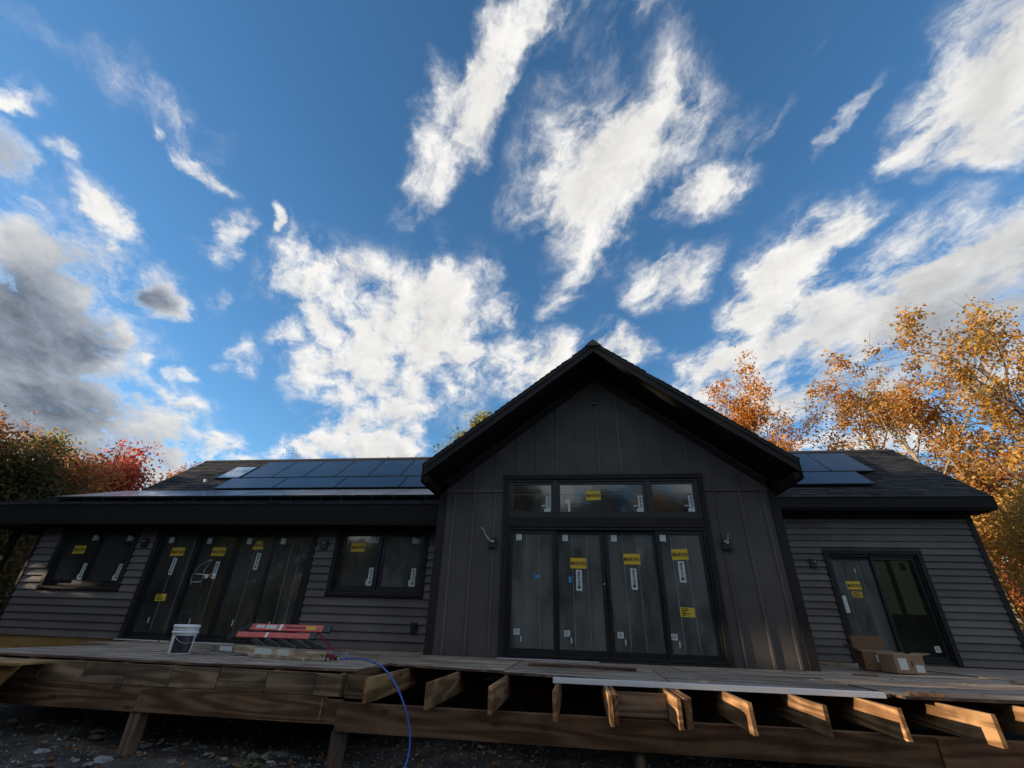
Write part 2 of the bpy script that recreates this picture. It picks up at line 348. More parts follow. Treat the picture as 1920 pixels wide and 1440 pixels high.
MT['block'] = wood('weathered_blocking', (0.155, 0.098, 0.058), (0.28, 0.19, 0.118), 'X', rings=8, stain=0.7)
MT['ply'] = wood('weathered_plywood', (0.23, 0.17, 0.122), (0.40, 0.325, 0.255), 'X', rings=5, stain=0.55, bstr=0.8)
MT['plyedge'] = wood('plywood_edge', (0.10, 0.06, 0.04), (0.2, 0.13, 0.09), 'X', rings=9)
MT['pine'] = wood('pale_pine_board', (0.34, 0.26, 0.17), (0.48, 0.39, 0.27), 'X', rings=7, stain=0.4)
MT['shingle'] = island_ramp('charcoal_shingle', [(0.022, 0.022, 0.024), (0.040, 0.040, 0.043), (0.058, 0.057, 0.058), (0.030, 0.030, 0.034)], 0.9, subtle=60.0)
MT['white'] = plain('white_plastic', (0.86, 0.86, 0.85), 0.35, var=0.08)
MT['paper'] = plain('white_paper_label', (0.62, 0.66, 0.63), 0.6, var=0.06)
MT['yellow'] = plain('yellow_sticker', (0.70, 0.47, 0.035), 0.5, var=0.06)
MT['ink'] = plain('black_ink', (0.012, 0.012, 0.012), 0.5)
MT['green_ink'] = plain('dark_green_ink', (0.03, 0.06, 0.05), 0.5)
MT['black'] = plain('black_plastic', (0.02, 0.02, 0.021), 0.4)
MT['dark_label'] = plain('dark_bucket_label', (0.035, 0.028, 0.045), 0.4, var=0.5, scale=9)
MT['red'] = plain('red_fibreglass', (0.66, 0.11, 0.085), 0.45, var=0.2, scale=7)
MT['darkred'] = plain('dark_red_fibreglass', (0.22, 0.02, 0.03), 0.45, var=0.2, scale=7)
MT['alu'] = plain('dull_aluminium', (0.42, 0.42, 0.42), 0.38, metal=0.9)
MT['steel'] = plain('galvanised_steel', (0.5, 0.5, 0.5), 0.3, metal=1.0)
MT['blue'] = plain('blue_hose', (0.03, 0.11, 0.42), 0.3, var=0.05)
MT['tape'] = plain('blue_masking_tape', (0.06, 0.26, 0.55), 0.7)
MT['card'] = plain('brown_cardboard', (0.30, 0.185, 0.105), 0.8, var=0.12, scale=5)
MT['card_in'] = plain('dark_cardboard_side', (0.20, 0.115, 0.06), 0.85, var=0.12, scale=5)
MT['kraft'] = plain('kraft_paper', (0.62, 0.50, 0.30), 0.9, var=0.06, scale=3)
MT['pvc'] = plain('white_pvc_trim', (0.80, 0.80, 0.80), 0.35, var=0.03)
MT['wire'] = plain('white_wire', (0.6, 0.58, 0.52), 0.5)
MT['brass'] = plain('brass_fitting', (0.6, 0.45, 0.2), 0.3, metal=1.0)
MT['door_seal'] = plain('white_flashing', (0.72, 0.74, 0.76), 0.5)
def glass_mat(name, film):
    """dark insulated glass; some units still carry their hazy protective film, with mottling painted in to imitate reflections"""
    m, nt, b = new_mat(name); nt.nodes.remove(b); c = ocoord(nt)
    fr = N(nt, 'ShaderNodeFresnel', ins={'IOR': 1.55}).outputs[0]
    wob = noise(nt, c, 1.6, 2.0)
    bn = N(nt, 'ShaderNodeBump', ins={'Height': wob, 'Strength': 0.05, 'Distance': 0.02})
    gl = N(nt, 'ShaderNodeBsdfGlossy', ins={'Roughness': 0.015 if not film else 0.06, 'Normal': bn.outputs[0], 'Color': (0.95, 0.97, 1, 1)})
    tr = N(nt, 'ShaderNodeBsdfTransparent', ins={'Color': (0.72, 0.76, 0.75, 1)})
    streak = noise(nt, c, 1.0, 4.0, 0.6, (5.0, 5.0, 0.35)); blot = noise(nt, c, 1.5, 6.0, 0.65, (1.0, 1.0, 0.55))  # blot paints mottled tree reflections into the film's diffuse haze
    df = N(nt, 'ShaderNodeBsdfDiffuse', ins={'Color': (0.42, 0.43, 0.42, 1)})
    amt = MATH(nt, 'MULTIPLY', RANGE(nt, MATH(nt, 'ADD', MATH(nt, 'MULTIPLY', streak, 0.22), MATH(nt, 'MULTIPLY', blot, 0.78)), 0.36, 0.64, 0.45, 1.35), film)
    a = N(nt, 'ShaderNodeMixShader', ins={0: amt, 1: tr.outputs[0], 2: df.outputs[0]})
    f = MATH(nt, 'MULTIPLY', fr, 1.7, True)
    s = N(nt, 'ShaderNodeMixShader', ins={0: f, 1: a.outputs[0], 2: gl.outputs[0]})
    nt.links.new(s.outputs[0], nt.nodes['Material Output'].inputs[0])
    return m
MT['glass'] = glass_mat('clear_dark_glass', 0.10)
MT['film'] = glass_mat('film_covered_glass', 0.24)
def solar_mat():
    m, nt, b = new_mat('solar_cell_glass'); c = ocoord(nt)
    n1 = noise(nt, c, 0.6, 3.0)
    nt.links.new(MIX(nt, RANGE(nt, n1, 0.3, 0.7, 0, 1), (0.005, 0.006, 0.010), (0.012, 0.014, 0.021)), b.inputs['Base Color'])
    setp(b, Roughness=0.24, Specular_IOR_Level=1.0); b.inputs['Coat Weight'].default_value = 0.25; b.inputs['Coat Roughness'].default_value = 0.05
    return m
MT['solar'] = solar_mat()

# ------------------------------------------------------------------ ground
GZ = -1.40
def gheight(x, y):
    h = GZ + 0.03*math.sin(x*0.9+1.3)*math.cos(y*0.8) + 0.025*math.sin(x*2.3+y*1.7) - 0.035*max(0.0, 5.5-y)
    if x < -4: h += min(0.28, (-4-x)*0.07)*min(1, max(0, (y-4.5)/3.0))
    return h
def make_ground():
    xs = np.unique(np.concatenate([np.linspace(-400, -40, 12), np.linspace(-40, -14, 14), np.linspace(-14, 8, 120), np.linspace(8, 40, 18), np.linspace(40, 400, 12)]))
    ys = np.unique(np.concatenate([np.linspace(-300, -30, 10), np.linspace(-30, 0, 16), np.linspace(0, 11, 70), np.linspace(11, 45, 18), np.linspace(45, 500, 12)]))
    rg = np.random.default_rng(3)
    v = []; f = []
    for y in ys:
        for x in xs:
            near = -14 < x < 8 and 0 < y < 11
            v.append((x, y, gheight(x, y) + (rg.normal()*0.012 if near else 0)))
    n = len(xs)
    for j in range(len(ys)-1):
        for i in range(n-1): f.append((j*n+i, j*n+i+1, (j+1)*n+i+1, (j+1)*n+i))
    m, nt, b = new_mat('dark_rubble_soil'); c = ocoord(nt)
    n1 = noise(nt, c, 3.0, 8.0, 0.65); n2 = noise(nt, c, 22.0, 6.0, 0.7)
    col = MIX(nt, RANGE(nt, n1, 0.35, 0.65, 0, 1), (0.05, 0.043, 0.037), (0.125, 0.113, 0.10))
    col = MIX(nt, RANGE(nt, n2, 0.5, 0.7, 0, 0.8), col, (0.20, 0.19, 0.17))
    nt.links.new(col, b.inputs['Base Color']); setp(b, Roughness=0.95, Specular_IOR_Level=0.15)
    bump(nt, b, MATH(nt, 'ADD', n1, n2), 0.9, 0.05)
    o = MB(); o.v = v; o.f = f; o.m = [0]*len(f)
    struct(o.build('ground', m, smooth=True))
make_ground()

# ------------------------------------------------------------------ house
YG, YL, YR, DZ = 9.0, 9.75, 12.55, -0.5
GL, GR, GC = -2.745, 3.744, 0.50
LX, RX = -12.84, 9.51
house = thing('house', 'long charcoal one-storey house with a central gable, still being finished', 'house', (GC, YG, DZ))

def wall_sheet(x0, x1, z0, z1, y, openings, top=None, t=0.15):
    """wall with real openings; top(x) trims a gable"""
    xs = sorted({x0, x1, *[v for o in openings for v in o[:2]]} | ({GC} if top else set())); zs = sorted({z0, z1, *[v for o in openings for v in o[2:]]})
    m = MB(); idx = {}
    def vid(x, z):
        if top: z = min(z, top(x))
        k = (round(x, 4), round(z, 4))
        if k not in idx: idx[k] = len(m.v); m.v.append((x, y, z))
        return idx[k]
    for i in range(len(xs)-1):
        for j in range(len(zs)-1):
            cx, cz = (xs[i]+xs[i+1])/2, (zs[j]+zs[j+1])/2
            if any(o[0] < cx < o[1] and o[2] < cz < o[3] for o in openings): continue
            q = [vid(xs[i], zs[j]), vid(xs[i+1], zs[j]), vid(xs[i+1], zs[j+1]), vid(xs[i], zs[j+1])]
            q = list(dict.fromkeys(q))
            if len(q) > 2: m.f.append(tuple(q)); m.m.append(0)
    o = m.build('wall', MT['panel'], house)
    s = o.modifiers.new('thickness', 'SOLIDIFY'); s.thickness = t; s.offset = -1
    return o
SL = 0.779                                                  # roof pitch of the gable
# openings (frame outside): x0, x1, z0, z1
O_DOOR = (-1.335, 2.375, -0.475, 1.70); O_TRAN = (-1.335, 2.375, 1.885, 2.645)
O_W1 = (-12.17, -10.26, 0.51, 1.74); O_LD = (-9.60, -5.79, -0.475, 1.72); O_W2 = (-5.14, -3.23, 0.52, 1.74)
O_RD = (6.06, 8.04, -0.475, 1.76)
wall_sheet(GL, GR, -0.7, 5.16, YG, [O_DOOR, O_TRAN], top=lambda x: 5.10-abs(x-GC)*SL)
wall_sheet(LX, GL, -0.7, 2.3, YL, [O_W1, O_LD, O_W2])
wall_sheet(GR, RX, -0.7, 3.0, YR, [O_RD])
MB().box(GL, GL+0.15, YG+0.151, YL+0.2, -0.7, 2.55).build('wall', MT['panel'], house)
MB().box(GR-0.15, GR, YG+0.151, YR+0.2, -0.7, 2.55).build('wall', MT['panel'], house)
# far walls, interior floor and partition close the rooms behind the glass
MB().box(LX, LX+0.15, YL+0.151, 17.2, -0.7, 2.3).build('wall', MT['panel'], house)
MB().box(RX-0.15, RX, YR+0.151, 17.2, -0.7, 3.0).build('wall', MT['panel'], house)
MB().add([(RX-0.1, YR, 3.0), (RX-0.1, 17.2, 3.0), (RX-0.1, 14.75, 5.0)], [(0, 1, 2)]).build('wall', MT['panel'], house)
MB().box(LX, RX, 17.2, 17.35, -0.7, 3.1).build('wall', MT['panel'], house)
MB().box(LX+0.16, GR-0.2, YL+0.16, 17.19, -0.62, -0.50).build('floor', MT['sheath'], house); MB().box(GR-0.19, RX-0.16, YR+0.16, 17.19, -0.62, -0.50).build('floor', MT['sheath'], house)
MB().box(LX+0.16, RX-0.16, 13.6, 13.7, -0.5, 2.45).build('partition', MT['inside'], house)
MB().box(GL+0.16, GR-0.16, YG+0.16, YL+0.15, -0.62, -0.50).build('floor', MT['sheath'], house)
for q in ((LX+0.02, GL, YL), (GL+0.02, GR-0.02, YG), (GR, RX, YR)): MB().box(q[0], q[1], q[2]+0.02, q[2]+0.2, -1.7, -0.71).build('foundation', MT['concrete'], house)
MB().box(LX-0.01, -9.72, YL-0.016, YL-0.001, -0.78, -0.50).build('sill_board', MT['sheath'], house, bevel=0.003)

# --- lap siding: one object for every run of board
def clapboards(x0, x1, y, z0, rows, openings, ztop, e=0.1513):
    for r in range(rows):
        za = z0+r*e; zb = min(za+e+0.022, ztop)
        if zb-za < 0.03: continue
        runs = [(x0, x1)]
        for o in openings:
            if o[2] < za+e*0.9 and o[3] > za+0.02:
                nr = []
                for a, b in runs:
                    if o[0] > a: nr.append((a, min(b, o[0])))
                    if o[1] < b: nr.append((max(a, o[1]), b))
                runs = [q for q in nr if q[1]-q[0] > 0.03]
        cut = []
        for a, b in runs:
            while b-a > 3.75:
                c_ = a+rng.uniform(1.6, 3.66); cut.append((a, c_-0.002)); a = c_+0.002
            cut.append((a, b))
        for a, b in cut:
            j = rng.uniform(-0.002, 0.002); yb = y-0.046+j; yt = y-0.006
            MB().hexa([(a, yb, za+j), (b, yb, za-j), (b, y-0.001, za), (a, y-0.001, za), (a, yt, zb), (b, yt, zb), (b, y-0.001, zb), (a, y-0.001, zb)]).build('clapboard', MT['siding'], house)
def grown(o, l, r, b, t): return (o[0]-l, o[1]+r, o[2]-b, o[3]+t)
C = 0.10
clapboards(LX+0.0, GL, YL, -0.493, 17, [grown(O_W1, C, C, C-0.02, C), grown(O_LD, C, C, 0.3, C), grown(O_W2, C, C, C-0.02, C)], 1.86)
clapboards(GR, RX-0.09, YR, -0.493, 22, [grown(O_RD, C, C, 0.3, C)], 2.70)
# corner boards
MB().box(LX-0.06, LX, YL-0.055, YL+0.12, -0.5, 1.84).build('corner_board', MT['trim'], house)
MB().box(RX-0.09, RX+0.025, YR-0.055, YR+0.12, -0.5, 2.70).build('corner_board', MT['trim'], house)
MB().box(GL-0.02, GL+0.13, YG-0.03, YG+0.14, -0.5, 2.58).build('corner_board', MT['trim'], house)
MB().box(GR-0.13, GR+0.022, YG-0.03, YG+0.14, -0.5, 2.58).build('corner_board', MT['trim'], house)
MB().box(LX, GL-0.021, YL-0.056, YL-0.001, 1.765, 1.865).build('frieze_board', MT['trim'], house)
MB().box(GR+0.03, RX, YR-0.056, YR-0.001, 2.60, 2.72).build('frieze_board', MT['trim'], house)
# board and batten on the gable
BW = 0.045
for x in (-2.05, -1.61, -1.18, -0.75, -0.33, 0.09, 0.52, 0.95, 1.39, 1.82, 2.25, 2.68, 3.10):
    zt = 5.02-abs(x-GC)*SL-0.05
    zb = 2.735 if -1.45 < x < 2.5 else 2.455
    if zt > zb: MB().box(x-BW/2, x+BW/2, YG-0.02, YG-0.001, zb, zt).build('batten', MT['panel'], house, bevel=0.002)
for x in (-2.44, -2.03, -1.60, 2.66, 3.10, 3.50):
    MB().box(x-BW/2, x+BW/2, YG-0.02, YG-0.001, -0.495, 2.385).build('batten', MT['panel'], house, bevel=0.002)
for a, b in ((GL+0.13, -1.431), (2.471, GR-0.13)):
    MB().box(a, b, YG-0.026, YG-0.001, 2.386, 2.454).build('band_board', MT['panel'], house)
for s in (-1, 1):    # rake frieze under the soffit
    a = (GC, YG-0.028, 5.05); b = ((GL if s < 0 else GR), YG-0.028, 5.05-abs((GL if s < 0 else GR)-GC)*SL)
    w = 0.16
    MB().hexa([(a[0], YG-0.03, a[2]-w), (b[0], YG-0.03, b[2]-w), (b[0], YG-0.001, b[2]-w), (a[0], YG-0.001, a[2]-w), (a[0], YG-0.03, a[2]), (b[0], YG-0.03, b[2]), (b[0], YG-0.001, b[2]), (a[0], YG-0.001, a[2])]).build('rake_frieze', MT['trim'], house)

# --- lettering for stickers (mesh from the built-in font)
def text_mesh(txt, size):
    cu = bpy.data.curves.new('lettering', 'FONT'); cu.body = txt; cu.size = size; cu.align_x = 'CENTER'; cu.align_y = 'CENTER'; cu.resolution_u = 2; cu.offset = 0.025
    o = bpy.data.objects.new('lettering', cu); COL.objects.link(o)
    dg = bpy.context.evaluated_depsgraph_get(); me = bpy.data.meshes.new_from_object(o.evaluated_get(dg))
    vs = [tuple(v.co) for v in me.vertices]; fs = [tuple(p.vertices) for p in me.polygons]
    bpy.data.objects.remove(o); bpy.data.curves.remove(cu); bpy.data.meshes.remove(me)
    w = max(v[0] for v in vs)-min(v[0] for v in vs); h = max(v[1] for v in vs)-min(v[1] for v in vs)
    return vs, fs, w, h
TXT = text_mesh('MARVIN', 1.0)
def put_text(m, cx, cz, y, width, height, vert=False, mi=1, flip=False):
    vs, fs, w, h = TXT; out = []
    for vx, vy, _ in vs:
        a = vx/w*width; b = vy/h*height
        out.append((cx+a, y, cz+b) if not vert else (cx+b, y, cz-a))
    m.add(out, fs, mi)
def sticker(par, x0, x1, z0, z1, y, kind):
    m = MB(); w = x1-x0; h = z1-z0; cx = (x0+x1)/2; cz = (z0+z1)/2
    j = rng.uniform(-0.006, 0.006)
    m.hexa([(x0, y-0.0015, z0+j), (x1, y-0.0015, z0-j), (x1, y, z0-j), (x0, y, z0+j), (x0+j, y-0.0015, z1+j), (x1+j, y-0.0015, z1-j), (x1+j, y, z1-j), (x0+j, y, z1+j)], 0)
    yt = y-0.003
    if kind == 'yellow': put_text(m, cx, cz-h*0.04, yt, w*0.92, h*0.40)
    elif kind == 'notice':
        for k in range(5):
            a = x0+w*0.10; b = x0+w*rng.uniform(0.35, 0.9); z = z1-h*(0.14+0.17*k)
            m.quad((a, yt, z-h*0.045), (b, yt, z-h*0.045), (b, yt, z+h*0.045), (a, yt, z+h*0.045), 1)
    elif kind == 'tall':
        put_text(m, cx, cz+h*0.10, yt, h*0.64, w*0.5, vert=True)
        n = 14; c = (cx, cz-h*0.33); r = w*0.26
        m.add([(c[0]+r*math.cos(2*math.pi*k/n), yt, c[1]+r*math.sin(2*math.pi*k/n)) for k in range(n)], [tuple(range(n))], 1)
    elif kind == 'label':
        for k in range(4):
            z = z1-h*(0.2+0.18*k); m.quad((x0+w*0.15, yt, z-h*0.03), (x0+w*0.8, yt, z-h*0.03), (x0+w*0.8, yt, z+h*0.03), (x0+w*0.15, yt, z+h*0.03), 1)
    base = MT['yellow'] if kind in ('yellow', 'notice') else MT['tape'] if kind == 'tape' else MT['paper']
    nm = {'tape': 'tape_strip', 'tick': 'paper_tab'}.get(kind, 'sticker')
    return m.build(nm, [base, MT['green_ink'] if kind == 'tall' else MT['ink']], par)
def ring(m, x0, x1, z0, z1, y0, y1, w, wb=None):
    wb = wb or w
    m.box(x0, x0+w, y0, y1, z0, z1); m.box(x1-w, x1, y0, y1, z0, z1)
    m.box(x0+w, x1-w, y0, y1, z0, z0+wb); m.box(x0+w, x1-w, y0, y1, z1-w, z1); return m
def unit(name, O, y, panes, glass, casing=True, sill=True, cw=0.095):
    """window or glazed door: frame, casing boards, one sash and pane per light"""
    x0, x1, z0, z1 = O
    e = bpy.data.objects.new(name, None); COL.objects.link(e); e.location = (x0, y, z0); attach(e, house)
    ring(MB(), x0, x1, z0, z1, y-0.012, y+0.13, 0.045).build('frame', MT['frame'], e, bevel=0.003)
    if casing:
        zb = z0-0.02 if sill else -0.495
        MB().box(x0-cw, x0+0.004, y-0.062, y-0.0015, zb, z1).build('casing', MT['trim'], e, bevel=0.003)
        MB().box(x1-0.004, x1+cw, y-0.062, y-0.0015, zb, z1).build('casing', MT['trim'], e, bevel=0.003)
        MB().box(x0-cw-0.01, x1+cw+0.01, y-0.066, y-0.0015, z1+0.001, z1+cw).build('casing', MT['trim'], e, bevel=0.003)
        if sill: MB().box(x0-cw-0.008, x1+cw+0.008, y-0.078, y-0.0015, z0-0.08, z0-0.021).build('sill', MT['trim'], e, bevel=0.004)
    for k, (a, b, c, d, dy) in enumerate(panes):
        s = ring(MB(), a, b, c, d, y+0.03+dy, y+0.075+dy, 0.07, 0.09).build('sash', MT['frame'], e, bevel=0.004)
        MB().box(a+0.06, b-0.06, y+0.050+dy, y+0.056+dy, c+0.07, d-0.06).build('pane', glass[k] if isinstance(glass, list) else glass, e)
    return e
def seam(par, x, z0, z1, y, tilt=0.0):
    MB().hexa([(x-0.004, y-0.001, z0), (x+0.004, y-0.001, z0), (x+0.004, y, z0), (x-0.004, y, z0), (x-0.004+tilt, y-0.001, z1), (x+0.004+tilt, y-0.001, z1), (x+0.004+tilt, y, z1), (x-0.004+tilt, y, z1)]).build('film_seam', MT['seam'], par)
MT['seam'] = plain('film_seam_plastic', (0.27, 0.27, 0.26), 0.4)
# gable: four-panel sliding door under a three-light transom, one casing round both
x0, x1, z0, z1 = O_DOOR; i0, i1 = z0+0.045, z1-0.045
P = [(x0+0.045, -0.385, i0, i1, 0.0), (-0.425, 0.515, i0, i1, 0.05), (0.525, 1.50, i0, i1, 0.05), (1.47, x1-0.045, i0, i1, 0.0)]
gd = unit('sliding_door', O_DOOR, YG, P, MT['film'], casing=False)
x0, x1, z0, z1 = O_TRAN
tr = unit('transom_window', O_TRAN, YG, [(x0+0.03, -0.40, z0+0.03, z1-0.03, -0.01), (-0.36, 1.40, z0+0.03, z1-0.03, -0.01), (1.44, x1-0.03, z0+0.03, z1-0.03, -0.01)], MT['glass'], casing=False)
for q in (-0.41, 1.39): MB().box(q, q+0.06, YG-0.016, YG+0.1, z0+0.046, z1-0.046).build('mullion', MT['frame'], tr)
MB().box(-1.43, -1.331, YG-0.045, YG-0.0015, -0.495, 2.64).build('casing', MT['trim'], gd, bevel=0.003)
MB().box(2.371, 2.47, YG-0.045, YG-0.0015, -0.495, 2.64).build('casing', MT['trim'], gd, bevel=0.003)
MB().box(-1.445, 2.485, YG-0.05, YG-0.0015, 2.641, 2.735).build('casing', MT['trim'], tr, bevel=0.003)
MB().box(-1.33, 2.37, YG-0.04, YG-0.0015, 1.704, 1.881).build('casing', MT['trim'], tr, bevel=0.003)
MB().box(0.455, 0.485, YG+0.02, YG+0.08, 0.42, 0.70).build('handle', MT['black'], gd, bevel=0.006)
MB().box(0.555, 0.585, YG+0.02, YG+0.08, 0.42, 0.70).build('handle', MT['black'], gd, bevel=0.006)
MB().tube([(0.47, YG+0.03, 0.70), (0.47, YG+0.03, 0.73)], 0.012, 8).build('lock', MT['steel'], gd)
MB().box(-1.45, 2.5, YG-0.10, YG-0.02, -0.499, -0.478).build('threshold', MT['black'], gd)
MB().box(-1.42, 0.3, YG-0.16, YG-0.101, -0.4985, -0.492).build('flashing', MT['door_seal'], gd)
yd0, yd1 = YG+0.048, YG+0.098                                # outside faces of the two panel planes
for k, (a, b) in enumerate(((-0.95, -0.70), (-0.08, 0.20), (0.87, 1.13), (1.75, 2.00))):
    yy = (yd0, yd1, yd1, yd0)[k]
    for x in (a, b): seam(gd, x, -0.32, 1.59, yy, -0.01)
for k, xx in enumerate((-1.105, -0.215, 0.71, 1.60)):
    yy = (yd0, yd1, yd1, yd0)[k]
    sticker(gd, xx-0.055, xx+0.055, 1.465, 1.585, yy, 'plain')
    sticker(gd, xx-0.06, xx+0.045, -0.14, -0.045, yy, 'label')
    sticker(gd, xx+0.06, xx+0.078, -0.245, -0.155, yy, 'tick')
sticker(gd, -0.13, 0.17, 0.975, 1.16, yd1, 'yellow'); sticker(gd, 0.86, 1.16, 1.06, 1.245, yd1, 'yellow'); sticker(gd, 1.73, 2.02, 1.145, 1.33, yd0, 'yellow')
sticker(gd, -0.035, 0.075, 0.595, 0.95, yd1, 'tall'); sticker(gd, 0.96, 1.07, 0.635, 0.99, yd1, 'tall'); sticker(gd, 1.81, 1.92, 0.765, 1.12, yd0, 'tall')
sticker(gd, 1.745, 1.985, 0.215, 0.365, yd0, 'notice')
sticker(gd, -0.79, -0.69, 0.79, 0.85, yd0, 'tape'); sticker(gd, -0.165, -0.115, 0.73, 0.84, yd1, 'tape')
yt_ = YG+0.038
sticker(tr, 0.22, 0.51, 2.235, 2.42, yt_, 'yellow')
for a in (-0.575, 1.225, 2.175):
    sticker(tr, a, a+0.09, 1.985, 2.32, yt_, 'tall'); sticker(tr, a-0.035, a+0.085, 1.955, 2.07, yt_-0.002, 'plain'); sticker(tr, a-0.09, a-0.004, 2.115, 2.135, yt_, 'tick')
sticker(tr, -0.14, -0.095, 1.98, 2.25, yt_, 'tick'); sticker(tr, -0.20, -0.142, 2.17, 2.25, yt_, 'tick')
for a, b in ((-1.235, -0.47), (-0.29, 1.33), (1.51, 2.27)): MB().box(a, b, yt_-0.001, yt_, 2.350, 2.355).build('film_seam', MT['seam'], tr)
# left wall: window, four-panel door, window
def two(O):
    x0, x1, z0, z1 = O; m = (x0+x1)/2
    return [(x0+0.03, m-0.012, z0+0.03, z1-0.03, 0.0), (m+0.012, x1-0.03, z0+0.03, z1-0.03, 0.0)]
w1 = unit('casement_window', O_W1, YL, two(O_W1), MT['glass']); w2 = unit('casement_window', O_W2, YL, two(O_W2), [MT['glass'], MT['film']])
ys_ = YL+0.048
for w_, O in ((w1, O_W1), (w2, O_W2)):
    m = (O[0]+O[1])/2
    for e in (m-0.012, O[1]-0.03):
        sticker(w_, e-0.20, e-0.105, O[2]+0.13, O[2]+0.48, ys_, 'tall'); sticker(w_, e-0.235, e-0.205, O[2]+0.14, O[2]+0.25, ys_, 'tick')
        sticker(w_, e-0.27, e-0.17, O[3]-0.24, O[3]-0.12, ys_, 'plain'); sticker(w_, e-0.165, e-0.105, O[3]-0.235, O[3]-0.15, ys_, 'label')
sticker(w1, -11.88, -11.56, 1.20, 1.38, ys_, 'yellow'); sticker(w2, -4.90, -4.58, 1.32, 1.50, ys_, 'yellow')
x0, x1, z0, z1 = O_LD; i0, i1 = z0+0.045, z1-0.04
q = (x1-x0-0.09)/4; P = []
for k in range(4): P.append((x0+0.045+q*k-(0.02 if k in (1, 3) else 0), x0+0.045+q*(k+1)+(0.02 if k in (0, 2) else 0), i0, i1, 0.0 if k in (0, 3) else 0.05))
ld = unit('sliding_door', O_LD, YL, P, [MT['glass'], MT['glass'], MT['glass'], MT['glass']], casing=True, sill=False)
yl0, yl1 = YL+0.048, YL+0.098
sticker(ld, -9.27, -8.93, 1.18, 1.36, yl0, 'yellow'); sticker(ld, -8.28, -7.94, 1.20, 1.38, yl1, 'yellow')
m = MB().hexa([(-7.30, yl1-0.0015, 1.35), (-7.02, yl1-0.0015, 1.35), (-7.02, yl1, 1.35), (-7.30, yl1, 1.35), (-7.22, yl1-0.0015, 1.53), (-7.09, yl1-0.0015, 1.53), (-7.09, yl1, 1.53), (-7.22, yl1, 1.53)], 0)
put_text(m, -7.155, 1.43, yl1-0.003, 0.17, 0.06); m.build('sticker', [MT['yellow'], MT['ink']], ld)['label'] = 'yellow sticker with folded corners'
sticker(ld, -9.15, -9.05, 0.78, 1.13, yl0, 'tall'); sticker(ld, -8.09, -7.99, 0.72, 1.08, yl1, 'tall'); sticker(ld, -7.14, -7.04, 0.92, 1.27, yl1, 'tall')
sticker(ld, -9.24, -8.99, 0.25, 0.39, yl0, 'notice')
for k, xx in enumerate((-9.37, -8.43, -7.42, -6.55)):
    yy = (yl0, yl1, yl1, yl0)[k]
    sticker(ld, xx-0.055, xx+0.06, 1.46, 1.585, yy, 'plain'); sticker(ld, xx+0.15, xx+0.17, -0.18, -0.07, yy, 'tick')
for x in (-9.1, -8.75, -6.3, -6.05): seam(ld, x, -0.32, 1.55, yl0, rng.uniform(-0.02, 0.02))
for x in (-8.0, -7.2): seam(ld, x, -0.32, 1.55, yl1, rng.uniform(-0.02, 0.02))
MB().box(-9.70, -7.0, YL-0.14, YL-0.05, -0.4985, -0.488).build('flashing', MT['door_seal'], ld)
MT['clean'] = glass_mat('clean_glass', 0.02)
# right wall door
x0, x1, z0, z1 = O_RD; mm = (x0+x1)/2; i0, i1 = z0+0.045, z1-0.04
rd = unit('sliding_door', O_RD, YR, [(x0+0.045, mm+0.03, i0, i1, 0.05), (mm-0.03, x1-0.045, i0, i1, 0.0)], [MT['film'], MT['clean']], casing=True, sill=False)
yr0, yr1 = YR+0.048, YR+0.098
sticker(rd, 6.36, 6.67, 0.99, 1.17, yr1, 'yellow'); sticker(rd, 6.42, 6.64, 0.82, 0.95, yr1, 'notice'); sticker(rd, 6.17, 6.27, 0.49, 0.85, yr1, 'plain'); sticker(rd, 7.75, 7.86, -0.25, -0.13, yr0, 'label')
sticker(rd, 6.63, 6.65, 1.36, 1.46, yr1, 'tick')
for a, b, t in ((7.09, 7.34, 1.62), (7.46, 7.84, 1.68)):
    MB().box(a, b, YR+0.062, YR+0.064, 0.49, t).build('kraft_sheet', MT['kraft'], rd)
for x in (6.35, 6.75): seam(rd, x, -0.32, 1.6, yr1)
MB().box(7.62, 7.76, YR+0.060, YR+0.0615, 1.42, 1.60).build('sticker', MT['ink'], rd)

# --- small things fixed to the walls
def mount(x, y, z, wire, s=0.075):
    b = MB().box(x-s, x+s, y-0.06, y-0.001, z-s*1.25, z+s*1.25).build('light_mount', MT['black'], house, bevel=0.006)
    MB().lathe([(0.0, 0), (0.02, 0), (0.02, 0.03), (0.0, 0.03)], (x+0.01, y-0.085, z+0.005), 10).build('connector', MT['white'] if wire else MT['steel'], b)
    if wire: MB().tube([(x, y-0.06, z), (x-0.04, y-0.11, z+0.05), (x-0.12*wire, y-0.13, z+0.05+0.07*abs(wire)), (x-0.16*wire, y-0.14, z+0.13+0.09*abs(wire)), (x-0.22*wire, y-0.16, z+0.13+0.13*abs(wire))], 0.006, 6).tube([(x, y-0.06, z), (x-0.06, y-0.12, z+0.03), (x-0.14*wire, y-0.12, z+0.05+0.11*abs(wire))], 0.005, 6).build('wire', MT['wire'], b)
mount(-1.61, YG-0.02, 1.40, 1.0); mount(2.69, YG-0.02, 1.41, -0.12)
mount(-9.93, YL-0.04, 1.45, 0); mount(-5.48, YL-0.04, 1.45, 0); mount(5.67, YR-0.04, 1.55, 0)
ob = MB().box(-3.30, -3.17, YL-0.085, YL-0.02, -0.19, 0.0).build('outlet_box', MT['black'], house, bevel=0.006)
MB().box(-3.285, -3.185, YL-0.09, YL-0.084, -0.17, -0.03).build('cover', MT['frame'], ob)
MB().box(0.44, 0.56, YG-0.05, YG-0.02, 4.30, 4.34).tube([(0.5, YG-0.05, 4.32), (0.5, YG-0.10, 4.30), (0.5, YG-0.11, 4.42), (0.5, YG-0.05, 4.45)], 0.01, 6).build('hook', MT['black'], house)

